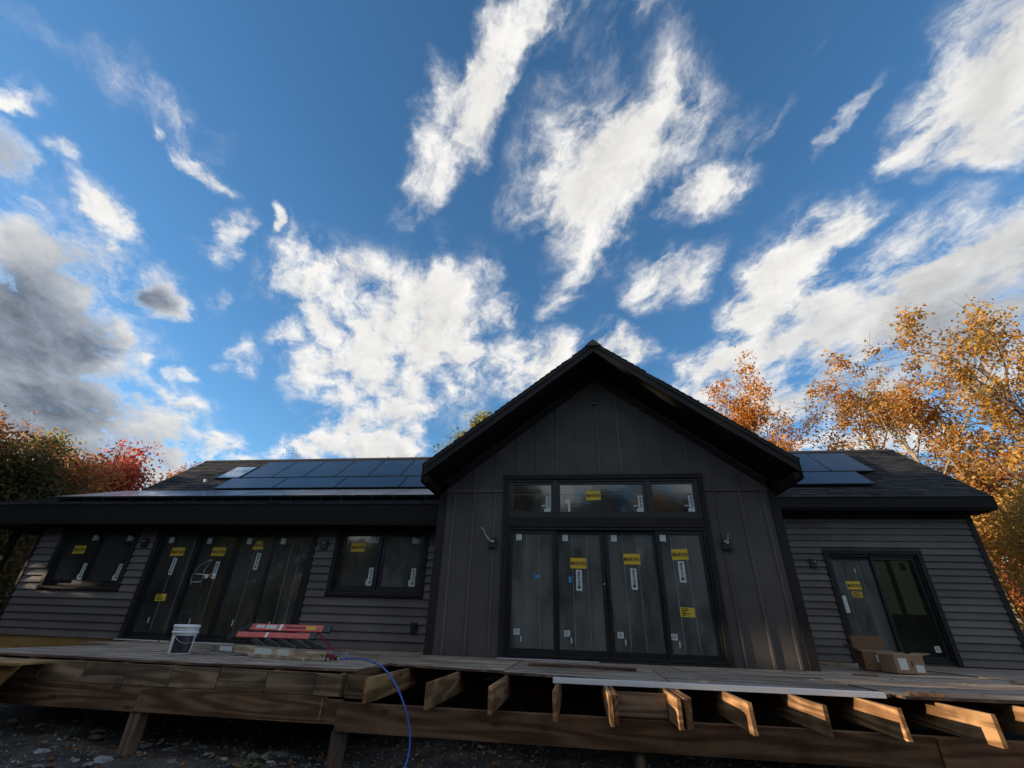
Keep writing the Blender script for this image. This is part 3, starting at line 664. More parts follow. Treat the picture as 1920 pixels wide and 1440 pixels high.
# ------------------------------------------------------------------ roofs
def shingles(m, o, u, v, n, ul, vl, e=0.145, w=0.32, th=0.010, seed=1):
    """courses of tabs laid on a slope: o origin at the eave, u along it, v up the slope, n outward"""
    r_ = random.Random(seed); o, u, v, n = map(Vector, (o, u, v, n)); k = 0
    rows = int(vl/e)+1
    for i in range(rows):
        a = i*e; b = min(a+e*1.05, vl)
        if b-a < 0.02: continue
        x = -r_.random()*w
        while x < ul:
            ww = w*r_.uniform(0.55, 1.25); x0 = max(x, 0)+0.003; x1 = min(x+ww, ul)-0.003; x += ww
            if x1-x0 < 0.02: continue
            t = th*r_.uniform(0.7, 1.6); d = r_.uniform(-0.008, 0.008) if i else 0
            p = lambda uu, vv, hh: tuple(o+u*uu+v*vv+n*hh)
            m.add([p(x0, a+d, 0), p(x1, a+d, 0), p(x1, a+d, t+0.004), p(x0, a+d, t+0.004), p(x1, b, 0.002), p(x0, b, 0.002), ], [(0, 1, 2, 3), (3, 2, 4, 5), (1, 4, 2), (0, 3, 5)])
    return m
def slab(name, pts, n, t, mat, parent):   # a flat board from 4 corners, thickened against n
    n = Vector(n).normalized()*t; a = [Vector(p) for p in pts]
    return MB().hexa([p-n for p in a]+a).build(name, mat, parent)
# main roof
MS = 0.797; ml = math.hypot(1, MS); mv = Vector((0, 1, MS))/ml; mn = Vector((0, -MS, 1))/ml
EY, EZ, RYY = 12.05, 3.055, 14.65
RZ = EZ+MS*(RYY-EY)
X0, X1 = -13.78, 9.83
roof = MB().hexa([(X0, EY, EZ-0.16), (X1, EY, EZ-0.16), (X1, RYY, RZ-0.16), (X0, RYY, RZ-0.16), (X0, EY, EZ-0.004), (X1, EY, EZ-0.004), (X1, RYY, RZ-0.004), (X0, RYY, RZ-0.004)]).hexa([(X0, RYY+0.001, RZ-0.16), (X1, RYY+0.001, RZ-0.16), (X1, 17.6, RZ-0.16-MS*2.95), (X0, 17.6, RZ-0.16-MS*2.95), (X0, RYY+0.001, RZ-0.004), (X1, RYY+0.001, RZ-0.004), (X1, 17.6, RZ-0.004-MS*2.95), (X0, 17.6, RZ-0.004-MS*2.95)]).build('roof', MT['fascia'], house)
stuff(shingles(MB(), (X0, EY-0.03, EZ-0.024), (1, 0, 0), mv, mn, X1-X0, ml*(RYY-EY+0.03), seed=3).build('shingles', MT['shingle'], roof))
MB().hexa([(X0, RYY-0.12, RZ-0.06), (X1, RYY-0.12, RZ-0.06), (X1, RYY+0.12, RZ-0.06), (X0, RYY+0.12, RZ-0.06), (X0, RYY-0.02, RZ+0.035), (X1, RYY-0.02, RZ+0.035), (X1, RYY+0.02, RZ+0.035), (X0, RYY+0.02, RZ+0.035)]).build('ridge_cap', MT['shingle'], roof)
# right eave: fascia, soffit, return, rake board
MB().box(GR+0.02, X1+0.012, EY-0.03, EY-0.002, EZ-0.29, EZ-0.03).build('fascia', MT['fascia'], roof, bevel=0.004)
MB().box(GR+0.02, X1-0.005, EY, YR+0.1, EZ-0.335, EZ-0.30).build('soffit', MT['fascia'], roof)
MB().hexa([(RX+0.03, EY, EZ-0.298), (X1, EY, EZ-0.298), (X1, YR+0.5, EZ-0.298), (RX+0.03, YR+0.5, EZ-0.298), (RX+0.03, EY, EZ-0.17), (X1, EY, EZ-0.17), (X1, YR+0.5, EZ+0.05), (RX+0.03, YR+0.5, EZ+0.05)]).build('eave_return', MT['fascia'], roof)
slab('rake_board', [(X1+0.014, EY-0.03, EZ-0.03), (X1+0.014, RYY, RZ-0.03), (X1+0.014, RYY, RZ-0.25), (X1+0.014, EY-0.03, EZ-0.25)], (1, 0, 0), 0.022, MT['fascia'], roof)
MB().box(GR, X1+0.02, EY-0.05, EY+0.06, EZ-0.029, EZ-0.020).build('drip_edge', MT['drip'], roof)
# low front roof on the left
LS = 0.348; ll = math.hypot(1, LS); lv = Vector((0, 1, LS))/ll; ln = Vector((0, -LS, 1))/ll
LEY, LEZ, LX0, LX1 = 9.30, 2.245, -14.6, GL-0.03
lroof = MB().hexa([(LX0, LEY, LEZ-0.14), (LX1, LEY, LEZ-0.14), (LX1, 12.55, LEZ-0.14+LS*3.25), (LX0, 12.55, LEZ-0.14+LS*3.25), (LX0, LEY, LEZ-0.004), (LX1, LEY, LEZ-0.004), (LX1, 12.55, LEZ-0.004+LS*3.25), (LX0, 12.55, LEZ-0.004+LS*3.25)]).build('porch_roof', MT['fascia'], house)
stuff(shingles(MB(), (LX0, LEY-0.03, LEZ-0.014), (1, 0, 0), lv, ln, LX1-LX0, ll*3.1, seed=5).build('shingles', MT['shingle'], lroof))
MB().box(LX0, LX1, LEY-0.028, LEY-0.002, LEZ-0.46, LEZ-0.02).build('fascia', MT['fascia'], lroof, bevel=0.004)
MB().box(LX0, LX1, LEY-0.045, LEY+0.05, LEZ-0.019, LEZ-0.012).build('drip_edge', MT['drip'], lroof)
MB().box(LX0, LX1, LEY, YL+0.1, LEZ-0.45, LEZ-0.42).build('soffit', MT['fascia'], lroof)
MB().hexa([(LX0, LEY, LEZ-0.45), (LX0+0.03, LEY, LEZ-0.45), (LX0+0.03, 12.5, LEZ-0.45), (LX0, 12.5, LEZ-0.45), (LX0, LEY, LEZ-0.15), (LX0+0.03, LEY, LEZ-0.15), (LX0+0.03, 12.5, LEZ-0.15+LS*3.2), (LX0, 12.5, LEZ-0.15+LS*3.2)]).build('rake_board', MT['fascia'], lroof)
pp = MB().box(-14.15, -14.03, 10.0, 10.12, -1.2, LEZ-0.45).build('porch_post', MT['trim'], house, bevel=0.005)
# gable roof over the centre
YF = 8.10; AZ = 5.36; EX0, EX1 = GC-3.38, GC+3.38; TZ = AZ-3.38*SL; th = 0.24
groof = bpy.data.objects.new('gable_roof', None); COL.objects.link(groof); groof.location = (GC, YF, TZ); attach(groof, house)
gl_ = math.hypot(1, SL)
for s in (-1, 1):
    xe = GC+s*3.38
    A, B = (GC, AZ), (xe, TZ)
    yb = 16.5
    MB().hexa([(A[0], YF+0.03, A[1]-th+0.01), (B[0], YF+0.03, B[1]-th+0.01), (B[0], yb, B[1]-th+0.01), (A[0], yb, A[1]-th+0.01), (A[0], YF+0.03, A[1]-0.012), (B[0], YF+0.03, B[1]-0.012), (B[0], yb, B[1]-0.012), (A[0], yb, A[1]-0.012)][::1]).build('roof_deck', MT['fascia'], groof)
    # rake fascia: broad barge board with a narrow shadow board
    MB().hexa([(A[0]+s*0.0005, YF, A[1]-th), (B[0], YF, B[1]-th), (B[0], YF+0.028, B[1]-th), (A[0]+s*0.0005, YF+0.028, A[1]-th), (A[0]+s*0.0005, YF, A[1]-0.02), (B[0], YF, B[1]-0.02), (B[0], YF+0.028, B[1]-0.02), (A[0]+s*0.0005, YF+0.028, A[1]-0.02)]).build('barge_board', MT['trim'], groof)
    MB().hexa([(A[0]+s*0.0005, YF-0.022, A[1]-0.10), (B[0], YF-0.022, B[1]-0.10), (B[0], YF-0.001, B[1]-0.10), (A[0]+s*0.0005, YF-0.001, A[1]-0.10), (A[0]+s*0.0005, YF-0.022, A[1]-0.018), (B[0], YF-0.022, B[1]-0.018), (B[0], YF-0.001, B[1]-0.018), (A[0]+s*0.0005, YF-0.001, A[1]-0.018)]).build('shadow_board', MT['trim'], groof)
    # eave box along the side
    xi = GL-0.021 if s < 0 else GR+0.023
    a, b = sorted((xe, xi))
    MB().box(a, b, YF+0.03, yb-4.0 if s > 0 else 9.29, TZ-th-0.12, TZ-th).build('eave_box', MT['fascia'], groof)
    a, b = sorted((xe+s*0.002, xe+s*0.026))
    MB().box(a, b, YF-0.005, 12.3, TZ-th-0.125, TZ-0.012).build('fascia', MT['fascia'], groof)
    # return closing the lower end of the rake, cut back to the wall line
    xr = xe-s*0.55
    MB().add([(xe, YF+0.002, TZ-th+0.002), (xe, YF+0.002, TZ-th-0.12), (xi, YF+0.9, TZ-th-0.12), (xi, YF+0.9, TZ-th+0.05), (xe-s*0.001, YF+0.03, TZ-th+0.02)], [(0, 1, 2, 3, 4)]).build('eave_end', MT['fascia'], groof)
    u = Vector((0, 1, 0)) if s > 0 else Vector((0, 1, 0)); v = Vector((-s, 0, SL))/gl_; n = Vector((s*SL, 0, 1))/gl_
    stuff(shingles(MB(), (xe+s*0.03, YF-0.035, TZ-0.01-0.03*SL), u, v, n, 8.3, 3.41*gl_, seed=11+s).build('shingles', MT['shingle'], groof))
for k in range(28):
    y = YF-0.05+k*0.3
    MB().hexa([(GC-0.17, y, AZ-0.12), (GC+0.17, y, AZ-0.12), (GC+0.17, y+0.31, AZ-0.12), (GC-0.17, y+0.31, AZ-0.12), (GC-0.015, y, AZ+0.030), (GC+0.015, y, AZ+0.030), (GC+0.015, y+0.31, AZ+0.020), (GC-0.015, y+0.31, AZ+0.020)]).build('ridge_shingle', MT['shingle'], groof)
    if k > 5: break
MB().hexa([(GC-0.17, YF+2.06, AZ-0.12), (GC+0.17, YF+2.06, AZ-0.12), (GC+0.17, 16.4, AZ-0.12), (GC-0.17, 16.4, AZ-0.12), (GC-0.015, YF+2.06, AZ+0.022), (GC+0.015, YF+2.06, AZ+0.022), (GC+0.015, 16.4, AZ+0.022), (GC-0.015, 16.4, AZ+0.022)]).build('ridge_cap', MT['shingle'], groof)

# ------------------------------------------------------------------ solar panels and skylight
def on_roof(x, t, h, low=False):      # t: depth coordinate y on the slope, h: height off it
    if low: return Vector((x, t, LEZ+LS*(t-LEY)))+ln*h
    return Vector((x, t, EZ+MS*(t-EY)))+mn*h
ORD = ['first', 'second', 'third', 'fourth', 'fifth', 'sixth', 'seventh', 'eighth', 'ninth', 'tenth']
def solar(x0, x1, y0, y1, label, group, low=False, h=0.11, dx=0.0, tilt=0.0):
    c = on_roof((x0+x1)/2, y0, 0, low)
    e = thing('solar_panel', label, 'solar panel', c, group)
    g = 0.012; n = ln if low else mn
    def P_(x, y, hh): return on_roof(x, y, h+hh, low)
    a, b = x0+g, x1-g; c0, c1 = y0+g, y1-g
    m = MB()
    w = 0.022
    for q in (((a, c0), (b, c0), (b, c0+w), (a, c0+w)), ((a, c1-w), (b, c1-w), (b, c1), (a, c1)), ((a, c0+w), (a+w, c0+w), (a+w, c1-w), (a, c1-w)), ((b-w, c0+w), (b, c0+w), (b, c1-w), (b-w, c1-w))):
        m.hexa([P_(x, y, -0.04) for x, y in q]+[P_(x, y, 0.002) for x, y in q])
    m.build('panel_frame', MT['black'], e)
    MB().hexa([P_(x, y, -0.03) for x, y in ((a+w, c0+w), (b-w, c0+w), (b-w, c1-w), (a+w, c1-w))]+[P_(x, y, 0.0) for x, y in ((a+w, c0+w), (b-w, c0+w), (b-w, c1-w), (a+w, c1-w))]).build('cell_glass', MT['solar'], e)
    m = MB()
    for x in (x0+(x1-x0)*0.2, x0+(x1-x0)*0.8):
        m.bar(on_roof(x, y0+0.03, 0.03, low), on_roof(x, y1-0.03, 0.03, low), 0.04, 0.045, n)
        m.bar(on_roof(x, y0+0.03, 0.005, low), on_roof(x, y0+0.03, h-0.04, low), 0.04, 0.04, (1, 0, 0))
    m.build('mounting_rail', MT['black'], e)
    return e
GP = 'solar panels on the roof'
for k in range(7):
    xa = -10.83+k*1.09
    solar(xa, xa+1.09, 13.13, 14.30, 'upright black solar panel, %s from the skylight in the upper roof row' % ORD[k], GP)
for k in range(4):
    xa = -11.10+k*2.0
    solar(xa, min(xa+2.0, -3.05), 12.45, 13.12, 'long black solar panel, %s from left in the lower row left of the gable' % ORD[k], GP)
for k in range(8):
    xa = -13.35+k*1.28
    solar(xa, xa+1.28, 9.88, 11.7, 'flat-lying glinting solar panel, %s from the left on the low front roof' % ORD[k], GP, low=True, h=0.13)
solar(5.98, 7.07, 13.13, 14.30, 'upright solar panel half hidden by the gable, right roof upper row', GP)
solar(7.07, 8.16, 13.13, 14.30, 'upright solar panel farthest right, with bare shingles beside it', GP)
solar(3.60, 5.62, 12.45, 13.12, 'long solar panel mostly hidden behind the gable eave on the right', GP)
solar(5.62, 7.64, 12.45, 13.12, 'long solar panel below the upright ones, right of the gable', GP)
sk = bpy.data.objects.new('skylight', None); COL.objects.link(sk); sk.location = (-11.4, 13.6, 4.3); attach(sk, house)
def sbox(m, x0, x1, y0, y1, h0, h1):
    q = ((x0, y0), (x1, y0), (x1, y1), (x0, y1)); return m.hexa([on_roof(x, y, h0) for x, y in q]+[on_roof(x, y, h1) for x, y in q])
m = MB()
for q in ((-11.84, -11.80, 13.2, 14.02), (-11.02, -10.98, 13.2, 14.02), (-11.80, -11.02, 13.2, 13.235), (-11.80, -11.02, 13.985, 14.02)): sbox(m, *q, 0.0, 0.075)
m.build('curb', MT['black'], sk)
mk, ntk, bk = new_mat('skylight_glass'); setp(bk, Base_Color=(0.22, 0.30, 0.34), Roughness=0.03, Specular_IOR_Level=1.0); bk.inputs['Coat Weight'].default_value = 1.0  # pale cyan base colour stands in for sky reflected in the glass
nk = noise(ntk, ocoord(ntk), 2.0); ntk.links.new(RANGE(ntk, nk, 0.3, 0.7, 0.02, 0.05), bk.inputs['Roughness'])
sbox(MB(), -11.80, -11.02, 13.235, 13.985, 0.045, 0.07).build('pane', mk, sk)
vp = MB().tube([on_roof(-12.05, 13.05, 0.0), on_roof(-12.05, 13.05, 0.0)+Vector((0, 0, 0.10))], 0.04, 10).build('vent_pipe', MT['white'], house)

MT['oldalu'] = plain('dull_old_aluminium', (0.30, 0.29, 0.275), 0.5, metal=0.5, var=0.3, scale=10)
MT['darkalu'] = plain('dirty_aluminium', (0.16, 0.15, 0.15), 0.5, metal=0.7)
# ------------------------------------------------------------------ deck
deck = thing('deck', 'half-stripped timber deck of weathered plywood on joists and posts', 'deck', (-1.0, 5.8, -1.4))
def sheet(x0, x1, front, y1, zt=DZ, th=0.026, ragged=0.012, seed=0, back=None):
    """plywood sheet; front: (y at x0, y at x1), its broken edge is uneven"""
    r_ = random.Random(seed); n = 14; top = []
    for k in range(n+1):
        t = k/n; top.append((x0+(x1-x0)*t, front[0]+(front[1]-front[0])*t+r_.uniform(-1, 1)*ragged))
    yb = back or (y1, y1)
    top += [(x1, yb[1]), (x0, yb[0])]
    m = MB(); N_ = len(top); w = r_.uniform(-0.004, 0.004)
    vs = [(x, y, zt+w*(x-x0)) for x, y in top]+[(x, y, zt+w*(x-x0)-th) for x, y in top]
    m.add(vs, [tuple(range(N_))], 0); m.add(vs, [tuple(range(2*N_-1, N_-1, -1))], 1)
    m.add(vs, [(k, k+N_, (k+1) % N_+N_, (k+1) % N_) for k in range(N_)], 1)
    return m.build('plywood_sheet', [MT['ply'], MT['plyedge']], deck)
g = 0.004
cols = [(-8.25, -6.35, (5.82, 5.83)), (-6.35, -4.40, (5.84, 5.80)), (-4.40, -2.56, (5.80, 5.84))]
for i, (a, b, f) in enumerate(cols):
    sheet(a+g, b-g, f, 7.05, seed=20+i, zt=DZ-0.002*i); sheet(a+g, b-g, (7.058, 7.058), 8.27, ragged=0.001, seed=30+i, zt=DZ-0.003)
sheet(-9.05, -7.0-g, (8.28, 8.28), 9.70, ragged=0.002, seed=40, back=(9.70, 9.70)); sheet(-7.0+g, -4.8-g, (8.28, 8.28), 9.70, ragged=0.001, seed=41, zt=DZ-0.002); sheet(-4.8+g, -2.78, (8.28, 8.28), 9.70, ragged=0.001, seed=42)
sheet(-2.55, -0.95-g, (6.84, 6.46), 8.26, ragged=0.02, seed=50, zt=DZ+0.001); sheet(-0.95+g, 0.98-g, (6.44, 6.02), 7.6, ragged=0.022, seed=51); sheet(0.98+g, 3.12-g, (6.0, 5.985), 7.6, ragged=0.012, seed=52, zt=DZ+0.003); sheet(3.12+g, 5.5-g, (5.76, 5.98), 7.6, ragged=0.012, seed=53, zt=DZ+0.006); sheet(5.5+g, 7.9, (6.05, 6.1), 7.6, ragged=0.012, seed=54)
sheet(-2.77, -0.95-g, (8.27, 8.27), 8.89, ragged=0.001, seed=60); sheet(-0.95+g, 1.4-g, (7.61, 7.61), 8.89, ragged=0.002, seed=61, zt=DZ-0.002); sheet(1.4+g, 3.78-g, (7.61, 7.61), 8.89, ragged=0.002, seed=62); sheet(3.78+g, 6.2-g, (7.61, 7.61), 8.85, ragged=0.002, seed=63, zt=DZ+0.004); sheet(6.2+g, 9.4, (7.61, 7.61), 8.85, ragged=0.002, seed=64)
sheet(3.78+g, 6.2-g, (8.87, 8.87), 10.7, ragged=0.002, seed=65, zt=DZ-0.004); sheet(6.2+g, 9.4, (8.87, 8.87), 10.7, ragged=0.002, seed=66); sheet(3.78+g, 6.2-g, (10.71, 10.71), 12.42, ragged=0.002, seed=67); sheet(6.2+g, 9.6, (10.71, 10.71), 12.42, ragged=0.002, seed=68, zt=DZ-0.003)
JT, JB = -0.538, -0.770
def joist(x, y0, y1=8.95, zt=JT, zb=JB, w=0.038, lean=0.0, skew=0.0):
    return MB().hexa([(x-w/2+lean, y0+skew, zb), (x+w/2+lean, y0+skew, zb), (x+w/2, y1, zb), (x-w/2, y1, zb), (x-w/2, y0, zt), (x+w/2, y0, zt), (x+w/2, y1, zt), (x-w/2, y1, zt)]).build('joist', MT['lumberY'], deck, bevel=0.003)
for x, y0, sk_ in ((-2.27, 5.46, 0.01), (-1.55, 5.29, 0.02), (-0.90, 5.27, -0.01), (-0.26, 5.13, 0.01), (0.255, 5.06, -0.02), (0.305, 5.12, 0.02), (0.86, 5.06, 0.01), (0.93, 5.11, 0.0), (0.975, 5.20, 0.0), (1.46, 5.05, -0.03), (2.11, 5.14, 0.02), (2.74, 5.20, -0.02), (3.41, 5.12, 0.0), (4.12, 5.0, 0.01), (4.75, 5.1, 0.0)):
    joist(x, y0, skew=sk_, lean=rng.uniform(-0.008, 0.008))
for x in (-7.55, -6.88, -6.21, -5.54, -4.87, -4.20, -3.53, -2.70): joist(x, 5.76)
for x in (5.4, 6.05, 6.7, 7.35): joist(x, 5.6)
# doubled pieces between the joists near the middle
MB().box(0.335, 0.835, 5.60, 5.638, -0.768, -0.56).build('blocking', MT['block'], deck, bevel=0.003)
# blocking along the left front, each piece cut by hand
BX = [-7.95, -7.25, -6.61, -6.01, -5.42, -4.81, -4.20, -3.59, -2.99, -2.66]
for i in range(len(BX)-1):
    j = rng.uniform(-0.008, 0.008)
    two_ = i in (3, 6)
    MB().box(BX[i]+0.004, BX[i+1]-0.005, 5.715+j, 5.753+j, -0.752 if not two_ else -0.662, -0.541+j*0.3).build('blocking', MT['block'], deck, bevel=0.003)
    if two_: MB().box(BX[i]+0.006, BX[i+1]-0.004, 5.722-j, 5.757-j, -0.752, -0.665).build('blocking', MT['block'], deck, bevel=0.003)
MB().box(-2.665, -2.628, 5.70, 5.74, -0.752, -0.545).build('blocking', MT['lumberZ'], deck, bevel=0.003)
MB().box(-2.615, -2.30, 5.74, 5.775, -0.765, -0.545).build('blocking', MT['lumberX'], deck, bevel=0.003)
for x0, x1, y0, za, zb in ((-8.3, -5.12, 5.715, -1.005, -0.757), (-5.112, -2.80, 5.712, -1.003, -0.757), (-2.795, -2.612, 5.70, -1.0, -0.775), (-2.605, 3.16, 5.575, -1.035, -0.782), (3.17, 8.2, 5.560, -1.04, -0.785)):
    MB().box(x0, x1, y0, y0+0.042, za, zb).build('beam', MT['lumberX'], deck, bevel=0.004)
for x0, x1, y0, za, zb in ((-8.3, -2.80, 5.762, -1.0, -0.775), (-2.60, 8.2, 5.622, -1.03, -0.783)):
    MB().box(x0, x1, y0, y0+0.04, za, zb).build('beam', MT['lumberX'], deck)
for x, w in ((-5.12, 0.14), (-2.59, 0.13), (0.535, 0.10), (3.6, 0.13), (-7.9, 0.14)):
    y0 = 5.735 if x < -3 else 5.64
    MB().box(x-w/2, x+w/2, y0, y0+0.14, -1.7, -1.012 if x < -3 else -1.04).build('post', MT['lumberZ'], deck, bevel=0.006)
for x in (-5.12, -2.2, 0.9, 4.0): MB().box(x-0.07, x+0.07, 8.3, 8.44, -1.7, -0.78).build('post', MT['lumberZ'], deck)
MB().box(-8.3, 8.2, 8.35, 8.39, -1.0, -0.775).build('beam', MT['lumberX'], deck)
# dark cleat nailed across one joist and a nailed strip on the beam splice
MB().box(3.432, 3.445, 5.28, 5.34, -0.72, -0.54).build('cleat', MT['lumberZ'], deck)
MB().box(-2.86, -2.845, 5.702, 5.712, -0.97, -0.78).build('cleat', MT['pine'], deck)
MB().box(-5.135, -5.10, 5.70, 5.711, -0.99, -0.80).build('cleat', MT['lumberZ'], deck)

# ------------------------------------------------------------------ things on the deck
# white bucket
B0 = (-5.70, 6.78, DZ+0.001)
bk_ = thing('bucket', 'white plastic paint bucket with dark label and lid, beside the boards', 'bucket', B0)
MB().lathe([(0.0, 0.0), (0.132, 0.0), (0.138, 0.01), (0.150, 0.27), (0.150, 0.30)], B0, 32).build('body', MT['white'], bk_, smooth=True)
MB().lathe([(0.150, 0.262), (0.168, 0.262), (0.170, 0.288), (0.152, 0.292)], B0, 32).lathe([(0.150, 0.298), (0.162, 0.300), (0.162, 0.322), (0.152, 0.326)], B0, 32).build('rim', MT['white'], bk_, smooth=True)
MB().lathe([(0.150, 0.327), (0.170, 0.330), (0.171, 0.362), (0.160, 0.372), (0.150, 0.362), (0.0, 0.36)], B0, 32).build('lid', MT['white'], bk_, smooth=True)
m = MB(); n = 14; b0 = 0
for zz, rr in ((0.02, 0.1425), (0.235, 0.1515)):
    for k in range(n+1):
        t = R(-95+k*100/n); m.v.append((B0[0]+rr*math.cos(t), B0[1]+rr*math.sin(t), B0[2]+zz))
for k in range(n): m.f.append((k, k+1, n+2+k, n+1+k)); m.m.append(0)
m.build('label', MT['dark_label'], bk_, smooth=True)
MB().tube([(B0[0]+0.163*math.cos(t), B0[1]+0.163*math.sin(t), B0[2]+0.27-0.13*math.sin((t+1.9)/2.6*math.pi)) for t in [-1.9+2.6*k/14 for k in range(15)]], 0.004, 6).build('bail', MT['steel'], bk_)

# red stepladder folded and lying on its side
L0 = Vector((-4.75, 7.75, DZ))
ld_ = thing('stepladder', 'red fibreglass stepladder folded and lying on its side', 'ladder', L0)
ldir = Vector((1, -0.03, 0.0)).normalized()
def rail(p, q, w, h, nm, mat): return MB().bar(p, q, w, h, (0, 0, 1)).build(nm, mat, ld_, bevel=0.004)
U0, U1 = Vector((-5.52, 7.98, -0.150)), Vector((-4.08, 7.90, -0.145))
V0, V1 = Vector((-5.60, 7.80, -0.262)), Vector((-4.22, 7.72, -0.252))
tilt = (0, 0.55, 1)
MB().bar(U0, U1, 0.035, 0.105, tilt).build('rail', MT['red'], ld_, bevel=0.004)
MB().bar(V0, V1, 0.035, 0.085, tilt).build('rail', MT['red'], ld_, bevel=0.004)
W0, W1 = Vector((-5.30, 7.66, -0.455)), Vector((-3.72, 7.52, -0.455)); S0, S1 = Vector((-5.25, 7.86, -0.45)), Vector((-3.66, 7.74, -0.45))
MB().bar(W0, W1, 0.03, 0.08, (0, 0.3, 1)).build('rail', MT['darkred'], ld_, bevel=0.004)
MB().bar(S0, S1, 0.03, 0.08, (0, 0.3, 1)).build('rail', MT['darkred'], ld_, bevel=0.004)
for k in range(5):
    t = 0.20+k*0.17
    a = V0.lerp(V1, t)+Vector((0.02, 0.0, -0.05)); b = W0.lerp(W1, t+0.02)+Vector((0.0, 0.015, 0.03))
    MB().bar(a, b, 0.075, 0.022, (0, 1, 0.2))  .build('tread', MT['darkalu'], ld_, bevel=0.003)
    if k % 2 == 0: MB().bar(U0.lerp(U1, t)+Vector((0, 0, -0.05)), S0.lerp(S1, t)+Vector((0, 0, 0.03)), 0.03, 0.02, (0, 1, 0)).build('brace', MT['darkred'], ld_)
MB().bar(U0+Vector((0.0, 0.02, 0.05)), V0+Vector((-0.09, -0.10, -0.07)), 0.045, 0.06, (1, 0, 0.3)).build('top_cap', MT['black'], ld_, bevel=0.005)
MB().bar(U1+Vector((-0.09, 0, 0.0)), U1+Vector((0.05, 0, 0.0)), 0.042, 0.112, tilt).build('foot', MT['black'], ld_, bevel=0.005)
MB().bar(V1+Vector((-0.06, 0, 0.0)), V1+Vector((0.05, 0, 0.0)), 0.042, 0.092, tilt).build('foot', MT['black'], ld_, bevel=0.005)
MB().bar(W1+Vector((-0.04, 0, 0.0)), W1+Vector((0.09, -0.01, 0.0)), 0.04, 0.088, (0, 0.3, 1)).build('foot', MT['black'], ld_, bevel=0.005)
def on_rail(p, q, t0, t1, h0, h1, w, mat, nm):
    d = q-p; dn_ = d.normalized(); up = Vector(tilt).normalized(); sd2 = dn_.cross(up).normalized(); up2 = sd2.cross(dn_)
    off = sd2*w
    if off.y > 0: off = -off
    a, b = p.lerp(q, t0), p.lerp(q, t1)
    MB().quad(a+off+up2*h0, b+off+up2*h0, b+off+up2*h1, a+off+up2*h1).build(nm, mat, ld_)
on_rail(U0, U1, 0.08, 0.19, -0.02, 0.03, 0.0205, MT['paper'], 'sticker'); on_rail(U0, U1, 0.21, 0.35, -0.03, 0.032, 0.0205, MT['paper'], 'sticker')
on_rail(U0, U1, 0.385, 0.42, -0.05, 0.05, 0.0207, MT['white'], 'spreader_plate'); on_rail(V0, V1, 0.385, 0.42, -0.04, 0.04, 0.0207, MT['white'], 'spreader_plate')
on_rail(U0, U1, 0.47, 0.72, -0.018, 0.018, 0.0205, MT['darkred'], 'sticker'); on_rail(U0, U1, 0.73, 0.85, -0.03, 0.032, 0.0208, MT['yellow'], 'sticker')

# boards lying in front of the ladder
def plank(name, label, p, q, w, h, mat, group, up=(0, 0, 1)):
    o = MB().bar(p, q, w, h, up).build(name, mat, None, bevel=0.003); return tag(o, label, 'board', group)
GB = 'boards lying on the deck'
pk = plank('plank', 'pale pine board with paper labels, nearest the deck edge', (-5.02, 7.05, -0.416), (-3.42, 6.66, -0.440), 0.04, 0.09, MT['pine'], GB)
plank('plank', 'low pale board under the labelled pine board', (-4.70, 6.95, -0.478), (-3.66, 6.64, -0.478), 0.09, 0.04, MT['pine'], GB)
# aluminium ladder section between the boards and the red stepladder
al = thing('ladder_section', 'dull grey aluminium ladder section lying flat beside the bucket', 'ladder', (-4.5, 7.25, DZ))
A0, A1, C0, C1 = Vector((-5.60, 7.28, -0.430)), Vector((-3.45, 6.94, -0.455)), Vector((-5.52, 7.56, -0.430)), Vector((-3.36, 7.24, -0.455))
for a, b in ((A0, A1), (C0, C1)): MB().bar(a, b, 0.03, 0.085).build('rail', MT['oldalu'], al, bevel=0.004)
for k in range(7):
    t = 0.08+k*0.14; MB().bar(A0.lerp(A1, t), C0.lerp(C1, t), 0.03, 0.025).build('rung', MT['oldalu'], al, bevel=0.003)
for t0, t1 in ((0.08, 0.19),):
    a, b = A0.lerp(A1, t0)+Vector((0, -0.0165, 0)), A0.lerp(A1, t1)+Vector((0, -0.0165, 0))
    MB().quad(a+Vector((0, 0, -0.028)), b+Vector((0, 0, -0.028)), b+Vector((0, 0, 0.03)), a+Vector((0, 0, 0.03))).build('label', MT['paper'], al)
for t0, t1 in ((0.24, 0.44), (0.50, 0.63)):
    a = Vector((-5.02, 7.05, -0.416)).lerp(Vector((-3.42, 6.66, -0.440)), t0); b = Vector((-5.02, 7.05, -0.416)).lerp(Vector((-3.42, 6.66, -0.440)), t1)
    nn = Vector((-0.237, -0.971, 0))*0.0212
    MB().quad(a+nn+Vector((0, 0, -0.035)), b+nn+Vector((0, 0, -0.035)), b+nn+Vector((0, 0, 0.035)), a+nn+Vector((0, 0, 0.035))).build('label', MT['paper'], pk)
